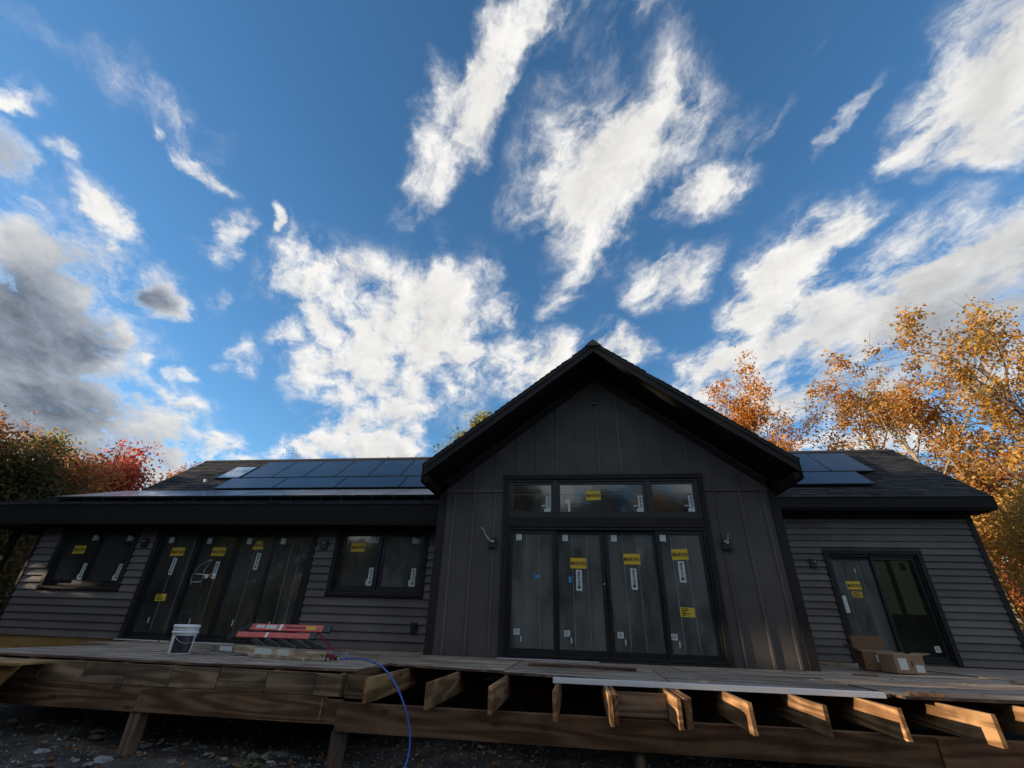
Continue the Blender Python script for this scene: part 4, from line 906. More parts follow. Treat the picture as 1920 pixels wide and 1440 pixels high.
# air tool and hose
T0 = (-3.36, 6.78, DZ)
ng = thing('air_nailer', 'small dark red air nailer lying at the end of the blue hose', 'tool', T0)
MB().bar((-3.50, 6.80, -0.44), (-3.34, 6.76, -0.45), 0.05, 0.07).build('body', MT['darkred'], ng, bevel=0.01)
MB().bar((-3.40, 6.78, -0.45), (-3.30, 6.80, -0.475), 0.035, 0.04).build('grip', MT['black'], ng, bevel=0.008)
MB().bar((-3.50, 6.80, -0.455), (-3.56, 6.82, -0.48), 0.03, 0.03).build('nose', MT['steel'], ng, bevel=0.004)
MB().bar((-3.50, 6.78, -0.478), (-3.38, 6.70, -0.478), 0.025, 0.04).build('magazine', MT['alu'], ng, bevel=0.004)
MB().tube([(-3.31, 6.80, -0.47), (-3.27, 6.80, -0.475)], 0.012, 8).build('coupler', MT['brass'], ng)
def smooth_path(pts, n=10):
    pts = [Vector(p) for p in pts]; P_ = [pts[0]*2-pts[1]]+pts+[pts[-1]*2-pts[-2]]; out = []
    for i in range(1, len(P_)-2):
        for k in range(n):
            t = k/n; a, b, c, d = P_[i-1:i+3]
            out.append(0.5*((2*b)+(c-a)*t+(2*a-5*b+4*c-d)*t*t+(3*b-a-3*c+d)*t**3))
    out.append(P_[-2]); return out
hose = MB().tube(smooth_path([(-3.27, 6.80, -0.475), (-2.98, 6.62, -0.448), (-2.62, 6.18, -0.428), (-2.23, 5.80, -0.475), (-1.905, 5.5, -0.66), (-1.72, 5.4, -0.955), (-1.70, 5.3, -1.225), (-1.86, 5.05, -1.41), (-2.5, 4.7, -1.43), (-3.3, 4.2, -1.44)]), 0.0105, 10).build('air_hose', MT['blue'], None, smooth=True)
tag(hose, 'blue air hose arching over the deck edge to the ground', 'hose')
# white trim strip
tag(MB().bar((-0.31, 5.875, -0.512), (3.03, 5.945, -0.512), 0.085, 0.05).build('trim_strip', MT['pvc'], None, bevel=0.003), 'long white plastic trim strip lying across the joists', 'trim')
# cardboard cartons
def carton(label, c, w, d, h, rz, mat, flaps, labels):
    e = thing('cardboard_box', label, 'box', (c[0], c[1], DZ+0.002), 'cardboard boxes by the right-hand door')
    M_ = Matrix.Translation((c[0], c[1], DZ+0.009)) @ Matrix.Rotation(R(rz), 4, 'Z')
    P_ = lambda x, y, z: tuple(M_ @ Vector((x, y, z)))
    t = 0.006
    def bx(x0, x1, y0, y1, z0, z1): return MB().hexa([P_(x0, y0, z0), P_(x1, y0, z0), P_(x1, y1, z0), P_(x0, y1, z0), P_(x0, y0, z1), P_(x1, y0, z1), P_(x1, y1, z1), P_(x0, y1, z1)])
    bx(-w/2, w/2, -d/2, -d/2+t, 0, h).build('side', mat, e); bx(-w/2, w/2, d/2-t, d/2, 0, h).build('side', mat, e)
    bx(-w/2, -w/2+t, -d/2+t, d/2-t, 0, h).build('side', mat, e); bx(w/2-t, w/2, -d/2+t, d/2-t, 0, h).build('side', mat, e); bx(-w/2+t, w/2-t, -d/2+t, d/2-t, 0, t).build('bottom', mat, e)
    for side, ang, ln_ in flaps:
        a = R(ang); ca, sa = math.cos(a)*ln_, math.sin(a)*ln_
        if side == 'back': q = [(-w/2, d/2, h), (w/2, d/2, h), (w/2, d/2-ca, h+sa), (-w/2, d/2-ca, h+sa)]
        elif side == 'front': q = [(-w/2, -d/2, h), (w/2, -d/2, h), (w/2, -d/2+ca, h+sa), (-w/2, -d/2+ca, h+sa)]
        elif side == 'left': q = [(-w/2, -d/2, h), (-w/2, d/2, h), (-w/2+ca, d/2, h+sa), (-w/2+ca, -d/2, h+sa)]
        else: q = [(w/2, -d/2, h), (w/2, d/2, h), (w/2-ca, d/2, h+sa), (w/2-ca, -d/2, h+sa)]
        q2 = [Vector(p)+Vector((0, 0, 0.005)) for p in q]
        MB().hexa([P_(*p) for p in q]+[P_(*p) for p in q2]).build('flap', mat, e)
    for x0, x1, z0, z1, mt in labels:
        bx(x0, x1, -d/2-0.002, -d/2-0.0005, z0, z1).build('label', mt, e)
    return e
carton('open brown carton with two white labels, front one of the pair', (5.22, 9.42), 0.46, 0.36, 0.25, 6, MT['card'], [('back', 100, 0.03), ('front', 4, 0.17), ('right', -12, -0.15)], [(-0.17, -0.04, 0.05, 0.21, MT['paper']), (0.08, 0.2, 0.02, 0.12, MT['paper']), (0.02, 0.045, 0.1, 0.17, MT['ink'])])
carton('brown carton with raised flaps, behind the front carton', (5.12, 9.92), 0.5, 0.42, 0.27, -12, MT['card_in'], [('back', 95, 0.24), ('left', 150, 0.2), ('front', 8, 0.2)], [(-0.06, 0.1, 0.12, 0.23, MT['paper'])])
# work light stand in front of the left doors
S = Vector((-7.95, 9.35, DZ))
ws = thing('work_light_stand', 'tubular steel work light stand in front of the left glass doors', 'work light', S)
MB().tube(smooth_path([(-8.02, 9.25, 0.55), (-8.02, 9.22, 0.72), (-7.92, 9.2, 0.90), (-7.76, 9.2, 1.01), (-7.66, 9.2, 1.03)], 5), 0.013, 8).build('tube', MT['steel'], ws)
MB().tube(smooth_path([(-7.83, 9.30, 0.55), (-7.83, 9.28, 0.72), (-7.78, 9.22, 0.85), (-7.70, 9.2, 0.97), (-7.66, 9.2, 1.03)], 5), 0.013, 8).build('tube', MT['steel'], ws)
MB().tube([(-8.02, 9.25, 0.60), (-7.83, 9.3, 0.62)], 0.012, 8).build('crossbar', MT['steel'], ws); MB().tube([(-7.98, 9.22, 0.76), (-7.62, 9.22, 0.74)], 0.012, 8).build('crossbar', MT['steel'], ws)
MB().tube([(-8.02, 9.25, 0.56), (-8.02, 9.25, 0.02)], 0.011, 8).build('pole', MT['black'], ws); MB().tube([(-7.83, 9.30, 0.56), (-7.83, 9.30, 0.02)], 0.011, 8).build('pole', MT['black'], ws)
MB().tube([(-8.02, 9.25, 0.05), (-7.83, 9.3, 0.06)], 0.008, 8).build('crossbar', MT['black'], ws)
for a, b in ((-8.02, 9.25), (-7.83, 9.30)):
    for dx, dy in ((-0.16, -0.14), (0.12, 0.1)): MB().tube([(a, b, 0.05), (a+dx, b+dy, DZ+0.01)], 0.010, 6).build('leg', MT['black'], ws)
for x, z in ((-7.70, 0.70), (-7.54, 0.73)):
    l_ = MB().bar((x-0.05, 9.2, z), (x+0.05, 9.19, z+0.01), 0.07, 0.06).build('lamp_head', MT['white'], ws, bevel=0.01)
    MB().box(x-0.04, x+0.04, 9.155, 9.163, z-0.02, z+0.03).build('lens', MT['steel'], l_)
# scraps of wood
GS = 'wood scraps on the deck'
for lb, p, q, w, h, mt in (('short dark board lying flat before the main sliding door', (-0.75, 7.55, -0.478), (0.75, 7.42, -0.478), 0.12, 0.03, 'plyedge'),
        ('pale stick on the deck at the far right', (5.75, 8.05, -0.474), (6.55, 8.2, -0.474), 0.05, 0.03, 'pine'),
        ('small pale offcut under the left end of the white strip', (1.30, 6.1, -0.486), (1.36, 6.16, -0.486), 0.05, 0.02, 'pine'),
        ('pale splinter beside the right gable corner', (3.05, 8.55, -0.488), (3.75, 8.62, -0.488), 0.04, 0.015, 'pine'),
        ('dark offcut just right of the gable corner', (3.95, 8.4, -0.485), (4.25, 8.35, -0.485), 0.06, 0.02, 'lumberX'),
        ('weathered board lying behind the cartons, against the right door', (4.1, 10.9, -0.478), (5.3, 11.2, -0.478), 0.14, 0.035, 'block'),
        ('split orange offcut at the right end of the white strip', (3.2, 5.85, -0.478), (3.52, 5.83, -0.480), 0.07, 0.025, 'lumberY')):
    tag(MB().bar(p, q, w, h).build('wood_scrap', MT[mt], None, bevel=0.002), lb, 'scrap', GS)
# stair stringer stub at the far left
tag(MB().hexa([(-7.6, 5.30, -1.25), (-6.62, 5.30, -0.80), (-6.62, 5.34, -0.80), (-7.6, 5.34, -1.25), (-7.6, 5.30, -0.575), (-6.44, 5.30, -0.575), (-6.44, 5.34, -0.575), (-7.6, 5.34, -0.575)]).box(-7.6, -6.42, 5.20, 5.70, -0.572, -0.545).build('stair_stringer', MT['sheath'], None, bevel=0.003), 'cut end of a pale stair stringer at the far left deck edge', 'stringer')
# debris specks
m = MB(); r_ = random.Random(77)
for k in range(260):
    x = r_.uniform(-8, 7.5); y = r_.uniform(6.1 if x > -2.5 else 5.9, 8.6)
    if -2.6 < x < -0.9: y = max(y, 6.9)
    a = r_.uniform(0, 6.28); l = r_.uniform(0.008, 0.05); w = r_.uniform(0.004, 0.012); z = DZ+0.006
    c, s = math.cos(a), math.sin(a)
    m.add([(x-c*l-s*w, y-s*l+c*w, z), (x-c*l+s*w, y-s*l-c*w, z), (x+c*l+s*w, y+s*l-c*w, z+r_.uniform(0.002, 0.012)), (x+c*l-s*w, y+s*l+c*w, z+0.004)], [(0, 1, 2, 3)])
stuff(m.build('sawdust_chips', island_ramp('chips', [(0.4, 0.3, 0.18), (0.1, 0.07, 0.05), (0.5, 0.46, 0.4), (0.25, 0.12, 0.05)])), 'scattered wood chips and dead leaves on the deck', 'chips')

# ------------------------------------------------------------------ trees
def bark(name, a, b):
    m, nt, bs = new_mat(name); c = ocoord(nt)
    n1 = noise(nt, c, 1.0, 6.0, 0.65, (14, 14, 3)); n2 = noise(nt, c, 1.2, 3.0)
    col = MIX(nt, RANGE(nt, n1, 0.3, 0.7, 0, 1), a, b); col = MIX(nt, RANGE(nt, n2, 0.5, 0.75, 0, 0.5), col, tuple(x*1.5 for x in b))
    nt.links.new(col, bs.inputs['Base Color']); setp(bs, Roughness=0.95, Specular_IOR_Level=0.1); bump(nt, bs, n1, 0.8, 0.03)
    return m
BARK = bark('grey_brown_bark', (0.07, 0.052, 0.04), (0.17, 0.135, 0.105)); BARKP = bark('pale_bark', (0.16, 0.125, 0.09), (0.34, 0.28, 0.20)); BARKD = bark('dark_bark', (0.03, 0.024, 0.02), (0.08, 0.062, 0.05))
LF = {
 'orange': island_ramp('orange_oak_leaves', [(0.40, 0.15, 0.03), (0.56, 0.25, 0.05), (0.60, 0.31, 0.07), (0.36, 0.20, 0.05), (0.50, 0.16, 0.035), (0.34, 0.25, 0.06)], 0.6, 0.45),
 'bright': island_ramp('bright_orange_leaves', [(0.50, 0.17, 0.02), (0.62, 0.27, 0.04), (0.44, 0.13, 0.02), (0.58, 0.33, 0.07)], 0.6, 0.35),
 'gold': island_ramp('gold_brown_leaves', [(0.48, 0.26, 0.05), (0.60, 0.36, 0.08), (0.38, 0.19, 0.04), (0.30, 0.22, 0.05)], 0.6, 0.45),
 'red': island_ramp('red_maple_leaves', [(0.40, 0.05, 0.03), (0.55, 0.10, 0.05), (0.28, 0.03, 0.025), (0.58, 0.20, 0.07)], 0.6, 0.55),
 'pink': island_ramp('pink_red_leaves', [(0.5, 0.11, 0.07), (0.58, 0.2, 0.12), (0.42, 0.08, 0.04)], 0.6, 0.35),
 'rust': island_ramp('rust_leaves', [(0.40, 0.15, 0.05), (0.52, 0.22, 0.07), (0.28, 0.09, 0.035), (0.55, 0.30, 0.09)], 0.6, 0.55),
 'green': island_ramp('yellow_green_leaves', [(0.11, 0.13, 0.025), (0.24, 0.24, 0.04), (0.40, 0.34, 0.06), (0.08, 0.10, 0.02), (0.48, 0.32, 0.06)], 0.6, 0.55),
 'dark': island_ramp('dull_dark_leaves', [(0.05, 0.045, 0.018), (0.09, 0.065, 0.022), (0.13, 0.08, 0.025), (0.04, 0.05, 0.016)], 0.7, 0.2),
}
def grow(rs, base, height, spread, stems, levels, trunk_r, up, crown_from, lean=(0, 0), drop=0.0):
    """branch skeleton -> (segments, twig points)"""
    segs = []; tips = []
    def branch(p, d, length, r, lvl):
        n = 5 if lvl < 2 else 3
        pts = [p]; dirs = []
        for i in range(n):
            w = 0.10 if lvl == 0 else 0.24
            d = (d + Vector((rs.gauss(0, w), rs.gauss(0, w), rs.gauss(0, w*0.6)+up[min(lvl, len(up)-1)]))).normalized()
            q = p+d*(length/n); r2 = r*(1-0.72*(i+1)/n) if lvl else r*(1-0.8*(i+1)/n)
            r1 = r*(1-0.72*i/n) if lvl else r*(1-0.8*i/n)
            segs.append((p, q, max(r1, 0.006), max(r2, 0.005), lvl)); p = q; pts.append(p); dirs.append(d.copy())
        if lvl >= levels: tips.extend(pts[1:]); return
        if lvl == levels-1: tips.append(pts[-1])
        cnt = (rs.randint(9, 12), rs.randint(5, 7), rs.randint(3, 5), 3)[lvl]
        for k in range(cnt):
            t = (crown_from+(1-crown_from)*(k+rs.random())/cnt) if lvl == 0 else 0.25+0.75*(k+rs.random()*0.8)/cnt
            t = min(t, 0.99); i = int(t*n); f = t*n-i; q = pts[i].lerp(pts[i+1], f); dd = dirs[i]
            a = rs.uniform(0, 2*math.pi) if lvl else (k*2.4+rs.uniform(-0.5, 0.5))
            ref = Vector((1, 0, 0)) if abs(dd.x) < 0.8 else Vector((0, 1, 0))
            s1 = dd.cross(ref).normalized(); s2 = dd.cross(s1)
            side = s1*math.cos(a)+s2*math.sin(a)
            ang = R(rs.uniform(35, 68)) if lvl else R(rs.uniform(28, 62)*(1.15-0.5*t))
            nd = (dd*math.cos(ang)+side*math.sin(ang)).normalized()
            if lvl == 0: L = spread*rs.uniform(0.75, 1.15)*(1.1-0.55*abs(t-0.55)/0.55)
            else: L = length*rs.uniform(0.40, 0.62)
            branch(q, nd, L, r*(1-0.7*t)*(0.55 if lvl == 0 else 0.6), lvl+1)
    for s in range(stems):
        d = Vector((lean[0]+rs.gauss(0, 0.10)*(stems > 1)*2, lean[1]+rs.gauss(0, 0.1)*(stems > 1), 1)).normalized()
        branch(Vector(base)+Vector((rs.uniform(-0.3, 0.3)*(stems > 1), rs.uniform(-0.3, 0.3)*(stems > 1), 0)), d, height*(1 if s == 0 else rs.uniform(0.75, 1.0)), trunk_r*(1 if s == 0 else 0.75), 0)
    return segs, tips
def tubes_np(segs, levels):
    V = []; F = []; b = 0
    for p, q, r1, r2, lvl in segs:
        n = 8 if lvl == 0 else 5 if lvl == 1 else 3
        d = (q-p).normalized(); a = d.cross(Vector((0.2, 0.9, 0.3))).normalized(); c = d.cross(a)
        q2 = q+d*min(r2*0.5, 0.05)
        for pp, rr in ((p, r1), (q2, r2)):
            for k in range(n):
                t = 2*math.pi*k/n; V.append(tuple(pp+(a*math.cos(t)+c*math.sin(t))*rr))
        for k in range(n): F.append((b+k, b+(k+1) % n, b+n+(k+1) % n, b+n+k))
        b += 2*n
    return V, F
def leaves_np(tips, per, size, sd, spread, beams=None, flat=0.0, aspect=0.62):
    g_ = np.random.default_rng(sd); T = np.array([tuple(t) for t in tips]); n = len(T)*per
    c = np.repeat(T, per, 0)+g_.normal(0, spread, (n, 3))*np.array([1, 1, 0.8])
    if beams is not None:
        keep = np.ones(n, bool); ts = np.array(to_sun)
        for P_, rr in beams:
            w = c-np.array(P_); along = w@ts; perp = np.linalg.norm(w-along[:, None]*ts, axis=1); keep &= ~((perp < rr) & (along > 0))
        c = c[keep]; n = len(c)
    s = size*g_.uniform(0.55, 1.25, n)
    nrm = g_.normal(0, 1, (n, 3)); nrm[:, 2] += flat*2; nrm /= np.linalg.norm(nrm, axis=1)[:, None]
    ax = g_.normal(0, 1, (n, 3)); ax -= (ax*nrm).sum(1)[:, None]*nrm; ax /= np.linalg.norm(ax, axis=1)[:, None]; bx = np.cross(nrm, ax)
    a = ax*s[:, None]*0.5; bb = bx*(s*aspect)[:, None]*0.5; cup = nrm*(s*0.12)[:, None]
    # five-cornered leaf: stalk, two shoulders, two tips
    v = np.stack([c-a, c-a*0.1+bb-cup, c+a*0.75+bb*0.55, c+a*0.95-bb*0.25+cup*0.3, c-a*0.05-bb-cup*0.6], 1).reshape(-1, 3)
    return v, n
def leaf_mesh(name, v, n, mat):
    me = bpy.data.meshes.new(name); me.vertices.add(len(v)); me.vertices.foreach_set('co', v.astype(np.float32).ravel())
    me.loops.add(n*5); me.loops.foreach_set('vertex_index', np.arange(n*5, dtype=np.int32))
    me.polygons.add(n); me.polygons.foreach_set('loop_start', np.arange(0, n*5, 5, dtype=np.int32)); me.polygons.foreach_set('loop_total', np.full(n, 5, np.int32))
    me.materials.append(mat); me.update(calc_edges=True); return me
def tree(name, label, base, height, spread, seed, leaf='orange', per=10, size=0.13, lsp=0.22, stems=1, levels=3, trunk_r=None, up=(0.02, 0.05, 0.03, 0.0), crown_from=0.3, lean=(0, 0), brk=None, group=None, beams=None, extra=None, cat='tree', keep=0.93):
    rs = random.Random(seed); t = thing(name, label, cat, base, group)
    segs, tips = grow(rs, base, height, spread, stems, levels, trunk_r or height*0.016, up, crown_from, lean)
    V, F = tubes_np([s for s in segs if s[4] <= 0], levels); m = MB(); m.v, m.f, m.m = V, F, [0]*len(F); m.build('trunk', brk or BARK, t, smooth=True)
    V, F = tubes_np([s for s in segs if s[4] >= 1], levels); m = MB(); m.v, m.f, m.m = V, F, [0]*len(F); m.build('branches', brk or BARK, t, smooth=True)
    if per:
        from mathutils import noise as mn_
        off_ = Vector((seed*1.7, seed*0.9, 0))
        if keep < 0.6: sel = [p for p in tips if mn_.noise(p*0.75+off_) > -0.02 and rs.random() < keep*1.9]
        else: sel = [p for p in tips if rs.random() < keep]
        v, n = leaves_np(sel, per, size, seed, lsp, beams)
        o = link('crown', leaf_mesh('crown', v, n, LF[leaf]), t)
        if extra:
            sel = [p for p in sel if rs.random() < extra[1]]
            v, n = leaves_np(sel, max(2, per), size*0.95, seed+5, lsp*1.1)
            link('leaves', leaf_mesh('leaves', v, n, LF[extra[0]]), t)
    return t
GT = 'trees around the house'
g0 = -1.4
# right: tall oaks beyond the house corner
tree('oak_tree', 'tall orange-leaved oak with open crown, nearest the right roof corner', (15.3, 19.5, g0), 10.8, 4.4, 101, 'orange', 34, 0.15, 0.20, keep=0.30, crown_from=0.40, trunk_r=0.19, brk=BARKP, extra=('gold', 0.3), lean=(-0.03, 0), group=GT)
tree('oak_tree', 'gold-brown oak with bare top twigs at the right picture edge', (17.4, 16.8, g0), 10.8, 3.8, 102, 'gold', 34, 0.14, 0.20, keep=0.24, crown_from=0.36, trunk_r=0.18, extra=('orange', 0.4), group=GT)
tree('oak_tree', 'slim pale-trunked oak leaning left behind the tall orange one', (15.2, 23.5, g0), 11.0, 3.9, 103, 'orange', 28, 0.15, 0.20, keep=0.15, crown_from=0.38, trunk_r=0.19, brk=BARKP, lean=(-0.10, 0), group=GT)
tree('oak_tree', 'nearly leafless grey tree at the far right, fine upright twigs', (19.6, 18.8, g0), 12.6, 3.0, 104, 'gold', 1, 0.12, 0.3, crown_from=0.4, trunk_r=0.15, up=(0.02, 0.12, 0.1, 0.05), group=GT)
tree('maple_tree', 'small red maple glowing low at the right edge', (18.6, 21.0, g0), 7.0, 2.6, 105, 'pink', 13, 0.16, 0.32, crown_from=0.3, group=GT)
tree('young_tree', 'bushy gold young tree low behind the right house corner', (16.2, 18.2, g0), 5.2, 2.3, 106, 'gold', 12, 0.13, 0.30, stems=3, crown_from=0.12, trunk_r=0.07, brk=BARKP, group=GT)
tree('young_tree', 'low thicket of bare pale stems at the right house corner', (13.6, 15.6, g0), 4.6, 1.5, 107, 'gold', 3, 0.10, 0.2, stems=4, crown_from=0.1, trunk_r=0.045, brk=BARKP, up=(0.03, 0.1, 0.08, 0.05), group=GT)
tree('young_tree', 'bushy orange young tree farther back at the right', (19.5, 24.5, g0), 8.0, 3.0, 108, 'orange', 12, 0.16, 0.34, stems=2, crown_from=0.15, trunk_r=0.09, group=GT)
# behind the gable
tree('maple_tree', 'bright orange treetop rising behind the right gable slope', (8.1, 23.5, g0), 10.8, 3.7, 110, 'bright', 22, 0.14, 0.20, keep=0.5, crown_from=0.5, trunk_r=0.17, up=(0.02, 0.1, 0.08, 0.03), group=GT)
tree('bare_tree', 'thin half-bare treetop beside the bright orange one behind the gable', (11.0, 24.5, g0), 10.6, 2.6, 111, 'rust', 2, 0.12, 0.2, crown_from=0.5, trunk_r=0.13, up=(0.02, 0.1, 0.08, 0.04), group=GT)
tree('oak_tree', 'yellow-green treetop peeking over the roof left of the gable', (-7.4, 23.5, g0), 10.3, 2.0, 112, 'green', 22, 0.17, 0.22, crown_from=0.5, trunk_r=0.16, group=GT)
tree('bare_tree', 'faint reddish bare twigs above the roof ridge, middle left', (-14.0, 25.0, g0), 9.4, 1.8, 113, 'pink', 1, 0.10, 0.2, crown_from=0.6, trunk_r=0.12, up=(0.02, 0.12, 0.1, 0.05), group=GT)
tree('bare_tree', 'bare twigs just left of the yellow-green treetop', (-10.0, 25.0, g0), 9.2, 1.7, 114, 'rust', 1, 0.10, 0.2, crown_from=0.6, trunk_r=0.11, up=(0.02, 0.12, 0.1, 0.05), group=GT)
# left: autumn wood beyond the end of the house
tree('maple_tree', 'deep red maple behind the left roof end', (-24.0, 20.5, g0), 6.6, 3.0, 120, 'red', 30, 0.17, 0.40, crown_from=0.22, trunk_r=0.16, brk=BARKD, group=GT)
tree('oak_tree', 'yellow-green oak rising behind the red maple', (-29.6, 23.5, g0), 8.7, 3.4, 121, 'green', 28, 0.19, 0.42, crown_from=0.25, trunk_r=0.2, brk=BARKD, extra=('orange', 0.3), group=GT)
tree('oak_tree', 'rust-coloured oak at the left picture edge', (-29.4, 18.0, g0), 7.2, 3.3, 122, 'rust', 26, 0.18, 0.40, crown_from=0.22, trunk_r=0.18, brk=BARKD, extra=('orange', 0.25), group=GT)
tree('bare_tree', 'bare grey crown above the rust oak at the far left', (-34.0, 20.6, g0), 10.6, 2.4, 123, 'rust', 1, 0.12, 0.2, crown_from=0.5, trunk_r=0.15, brk=BARKD, up=(0.02, 0.1, 0.08, 0.04), group=GT)
tree('maple_tree', 'orange-brown maple at the right end of the left-hand trees', (-24.6, 23.8, g0), 8.2, 2.7, 124, 'rust', 26, 0.17, 0.38, crown_from=0.25, trunk_r=0.15, brk=BARKD, extra=('bright', 0.25), group=GT)
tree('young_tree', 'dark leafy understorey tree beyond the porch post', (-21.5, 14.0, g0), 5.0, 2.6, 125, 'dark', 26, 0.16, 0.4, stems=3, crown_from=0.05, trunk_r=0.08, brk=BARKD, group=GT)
tree('young_tree', 'rust-brown bushy tree at the left edge, below the eave', (-24.5, 16.6, g0), 6.0, 2.8, 126, 'rust', 26, 0.17, 0.42, stems=3, crown_from=0.05, trunk_r=0.08, brk=BARKD, group=GT)
tree('young_tree', 'shaded brown bush filling the gap under the left-hand crowns', (-28.0, 19.0, g0), 6.4, 3.0, 127, 'rust', 26, 0.18, 0.42, stems=3, crown_from=0.08, trunk_r=0.09, brk=BARKD, group=GT)

# the wood across the clearing, behind the photographer: it shades the house and shows in the glass
BEAMS = [((1.4, 5.3, -0.6), 0.5), ((2.0, 5.4, -0.6), 0.6), ((2.8, 5.5, -0.6), 0.6), ((3.5, 5.6, -0.6), 0.7), ((4.2, 5.7, -0.6), 0.7), ((3.3, 8.9, -0.3), 0.34), ((3.5, 8.9, -0.05), 0.25), ((5.0, 7.4, -0.5), 0.5), ((-12.75, 9.7, 0.72), 0.3)]  # sun corridors: leaves cut from the unseen wood so light patches land here
WV = []; WF = []; WM = []; WMATS = ['dark', 'rust', 'gold', 'green']; WN = [0]
def wood_tree(k, x, y, h, sp, leaf):
    rs = random.Random(300+k)
    segs, tips = grow(rs, (x, y, g0), h, sp, 1, 2, 0.2, (0.02, 0.04, 0.02), 0.12)
    V, F = tubes_np(segs, 2); b = WN[0]; WV.append(np.array(V)); WF.extend(tuple(b+i for i in f) for f in F); WM.extend([0]*len(F)); b += len(V)
    tips += [Vector((x+rs.gauss(0, 2.0), y+rs.gauss(0, 1.6), g0+abs(rs.gauss(0, 1.7)))) for _ in range(70)]
    v, n = leaves_np(tips, 30, 0.40, 300+k, 0.75, BEAMS)
    WV.append(v); WF.extend(tuple(range(b+5*i, b+5*i+5)) for i in range(n)); WM.extend([1+WMATS.index(leaf)]*n); WN[0] = b+len(v)
wr = random.Random(9); k = 0
for row, (xx, h) in enumerate(((-23.5, 8.0), (-28.0, 9.6))):          # west edge of the clearing: keeps the low sun off the house
    y = -14.0+row*1.5
    while y < (7.0 if row == 0 else 9.0):
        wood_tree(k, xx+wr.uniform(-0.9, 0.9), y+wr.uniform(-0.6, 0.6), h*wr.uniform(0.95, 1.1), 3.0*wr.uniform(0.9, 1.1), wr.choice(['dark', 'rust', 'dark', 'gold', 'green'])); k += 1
        y += 3.4
for row, (yy, h) in enumerate(((-17.0, 7.0), (-22.0, 9.5))):          # south edge, behind the photographer
    x = -20.0+row*1.7
    while x < 40:
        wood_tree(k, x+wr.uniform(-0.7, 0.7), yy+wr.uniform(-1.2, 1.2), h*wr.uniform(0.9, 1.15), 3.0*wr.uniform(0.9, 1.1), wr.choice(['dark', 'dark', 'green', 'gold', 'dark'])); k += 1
        x += 3.8
m = MB(); m.v = [tuple(p) for p in np.concatenate(WV)]; m.f = WF; m.m = WM
stuff(m.build('wood', [BARKD]+[LF[q] for q in WMATS]), 'shaded wood round the clearing, reflected in the glass', 'wood')

# ------------------------------------------------------------------ rubble, litter and weeds under the deck edge
def stone_mesh(seed):
    r_ = random.Random(seed); bm = bmesh.new(); bmesh.ops.create_icosphere(bm, subdivisions=1, radius=0.5)
    sx, sy, sz = r_.uniform(0.8, 1.3), r_.uniform(0.6, 1.0), r_.uniform(0.15, 0.32)
    for v in bm.verts:
        f = 1+r_.uniform(-0.22, 0.22); v.co = Vector((v.co.x*sx*f, v.co.y*sy*f, v.co.z*sz*f))
    me = bpy.data.meshes.new('stone'); bm.to_mesh(me); bm.free(); return me
def stone_mat():
    m, nt, b = new_mat('grey_field_stone'); c = ocoord(nt); rnd = N(nt, 'ShaderNodeObjectInfo').outputs['Random']
    n1 = noise(nt, c, 4.0, 6.0, 0.65)
    col = MIX(nt, rnd, (0.17, 0.165, 0.16), (0.38, 0.375, 0.365)); col = MIX(nt, RANGE(nt, n1, 0.45, 0.7, 0, 0.7), col, (0.07, 0.06, 0.05))
    nt.links.new(col, b.inputs['Base Color']); setp(b, Roughness=0.9, Specular_IOR_Level=0.2); bump(nt, b, n1, 0.6, 0.03); return m
SM = stone_mat(); SMS = [stone_mesh(s) for s in range(8)]
for me in SMS: me.materials.append(SM)
r_ = random.Random(41)
for k in range(150):
    x = r_.uniform(-7.8, -2.9) if k < 105 else r_.uniform(-2.4, 1.2); y = r_.uniform(4.7, 6.3)
    s = r_.uniform(0.05, 0.17)*(1 if k < 105 else 0.75)
    o = bpy.data.objects.new('stone', SMS[k % 8]); COL.objects.link(o)
    o.location = (x, y, gheight(x, y)+s*0.05); o.scale = (s, s, s); o.rotation_euler = (r_.uniform(-0.3, 0.3), r_.uniform(-0.3, 0.3), r_.uniform(0, 6.3))
    tag(o, 'flat grey stone lying in the dark rubble below the deck', 'stone', 'stones in the rubble')
m = MB(); g_ = random.Random(5)
for k in range(7000):
    x = g_.uniform(-9.5, 4.0); y = g_.uniform(4.2, 8.0); s = g_.uniform(0.008, 0.04); z = gheight(x, y)+s*0.2
    c = [Vector((g_.uniform(-1, 1), g_.uniform(-1, 1), g_.uniform(-0.2, 0.3)))*s for _ in range(3)]
    t = Vector((g_.uniform(-0.3, 0.3)*s, g_.uniform(-0.3, 0.3)*s, s*g_.uniform(0.4, 0.9))); p = Vector((x, y, z))
    m.add([p+c[0], p+c[1], p+c[2], p+t], [(0, 1, 3), (1, 2, 3), (2, 0, 3)])
stuff(m.build('gravel', island_ramp('gravel_bits', [(0.07, 0.063, 0.057), (0.17, 0.163, 0.15), (0.30, 0.295, 0.28), (0.10, 0.085, 0.068)], 0.9)), 'dark gravel and broken stone under the deck', 'gravel')
g2 = np.random.default_rng(8)
pts = [Vector((x, y, gheight(x, y)+0.012)) for x, y in zip(g2.uniform(-9.5, 3.0, 900), g2.uniform(4.3, 8.5, 900))]
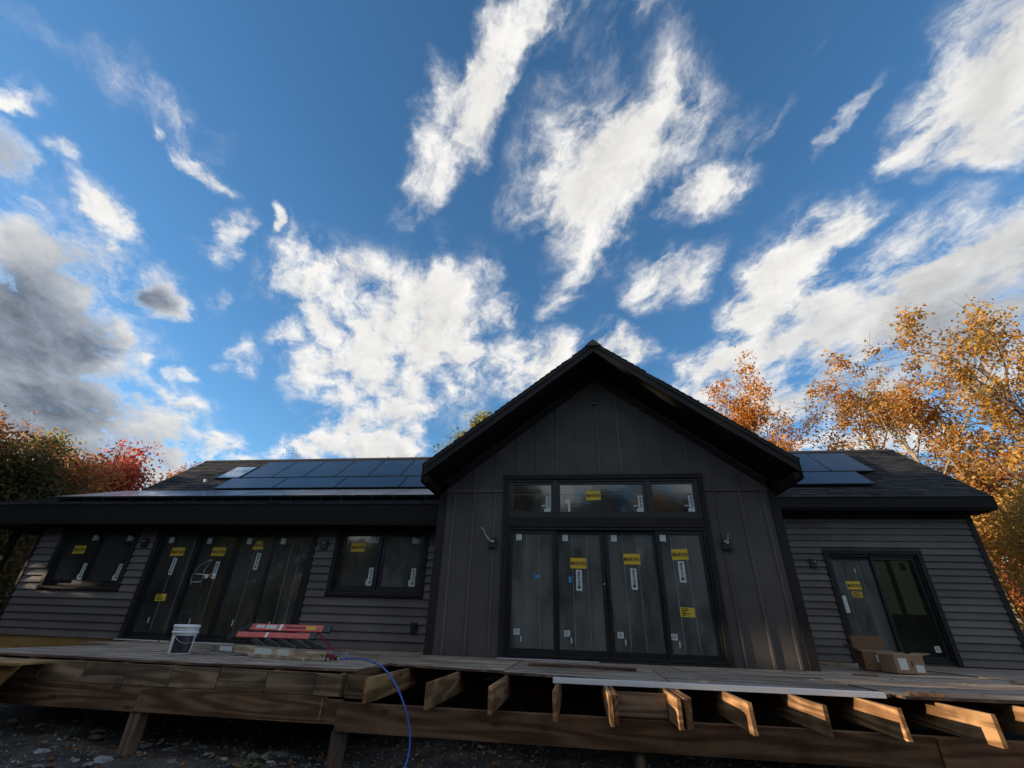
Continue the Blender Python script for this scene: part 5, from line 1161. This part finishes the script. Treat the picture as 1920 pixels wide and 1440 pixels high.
v, n = leaves_np(pts, 1, 0.085, 4, 0.01, None, flat=2.5)
stuff(link('leaf_litter', leaf_mesh('leaf_litter', v, n, LF['rust'])), 'fallen brown leaves strewn over the rubble', 'leaf litter')
# weeds
def weed(name, label, base, nst, h, size, seed):
    t = thing(name, label, 'plant', base); rs = random.Random(seed); st = MB(); V = []; nl = 0; m2 = MB()
    for s in range(nst):
        a = rs.uniform(0, 6.28); d = Vector((math.cos(a)*0.5, math.sin(a)*0.5, 1)).normalized(); p = Vector(base)+Vector((rs.uniform(-0.04, 0.04), rs.uniform(-0.04, 0.04), 0)); pts = [p]
        for i in range(4): d = (d+Vector((rs.gauss(0, 0.15), rs.gauss(0, 0.15), 0))).normalized(); pts.append(pts[-1]+d*h/4)
        st.tube(pts, [0.004, 0.0035, 0.003, 0.0025, 0.0015], 5)
        for q in pts[1:]:
            for s2 in (-1, 1):
                b = Vector((math.cos(a+s2*1.4+rs.gauss(0, 0.4)), math.sin(a+s2*1.4+rs.gauss(0, 0.4)), rs.uniform(0.0, 0.6))).normalized(); L = size*rs.uniform(0.7, 1.2); sd_ = b.cross(Vector((0, 0, 1))).normalized()*L*0.24
                m2.add([q, q+b*L*0.45+sd_, q+b*L+Vector((0, 0, -L*0.25)), q+b*L*0.45-sd_, q+b*L*0.5+Vector((0, 0, L*0.06))], [(0, 4, 1), (1, 4, 2), (2, 4, 3), (3, 4, 0)])
    st.build('stem', MT['weedstem'], t); m2.build('foliage', MT['weedleaf'], t)
MT['weedstem'] = plain('weed_stem', (0.08, 0.10, 0.04), 0.7); MT['weedleaf'] = island_ramp('weed_leaf', [(0.07, 0.085, 0.04), (0.12, 0.14, 0.07), (0.16, 0.16, 0.09)], 0.6, 0.2)
weed('weed', 'small leafy weed growing in the rubble near the middle post', (-3.15, 5.25, gheight(-3.15, 5.25)), 5, 0.16, 0.13, 3)
weed('weed', 'tiny leafy sprout in the rubble at far left', (-6.0, 5.9, gheight(-6.0, 5.9)), 3, 0.09, 0.09, 5)
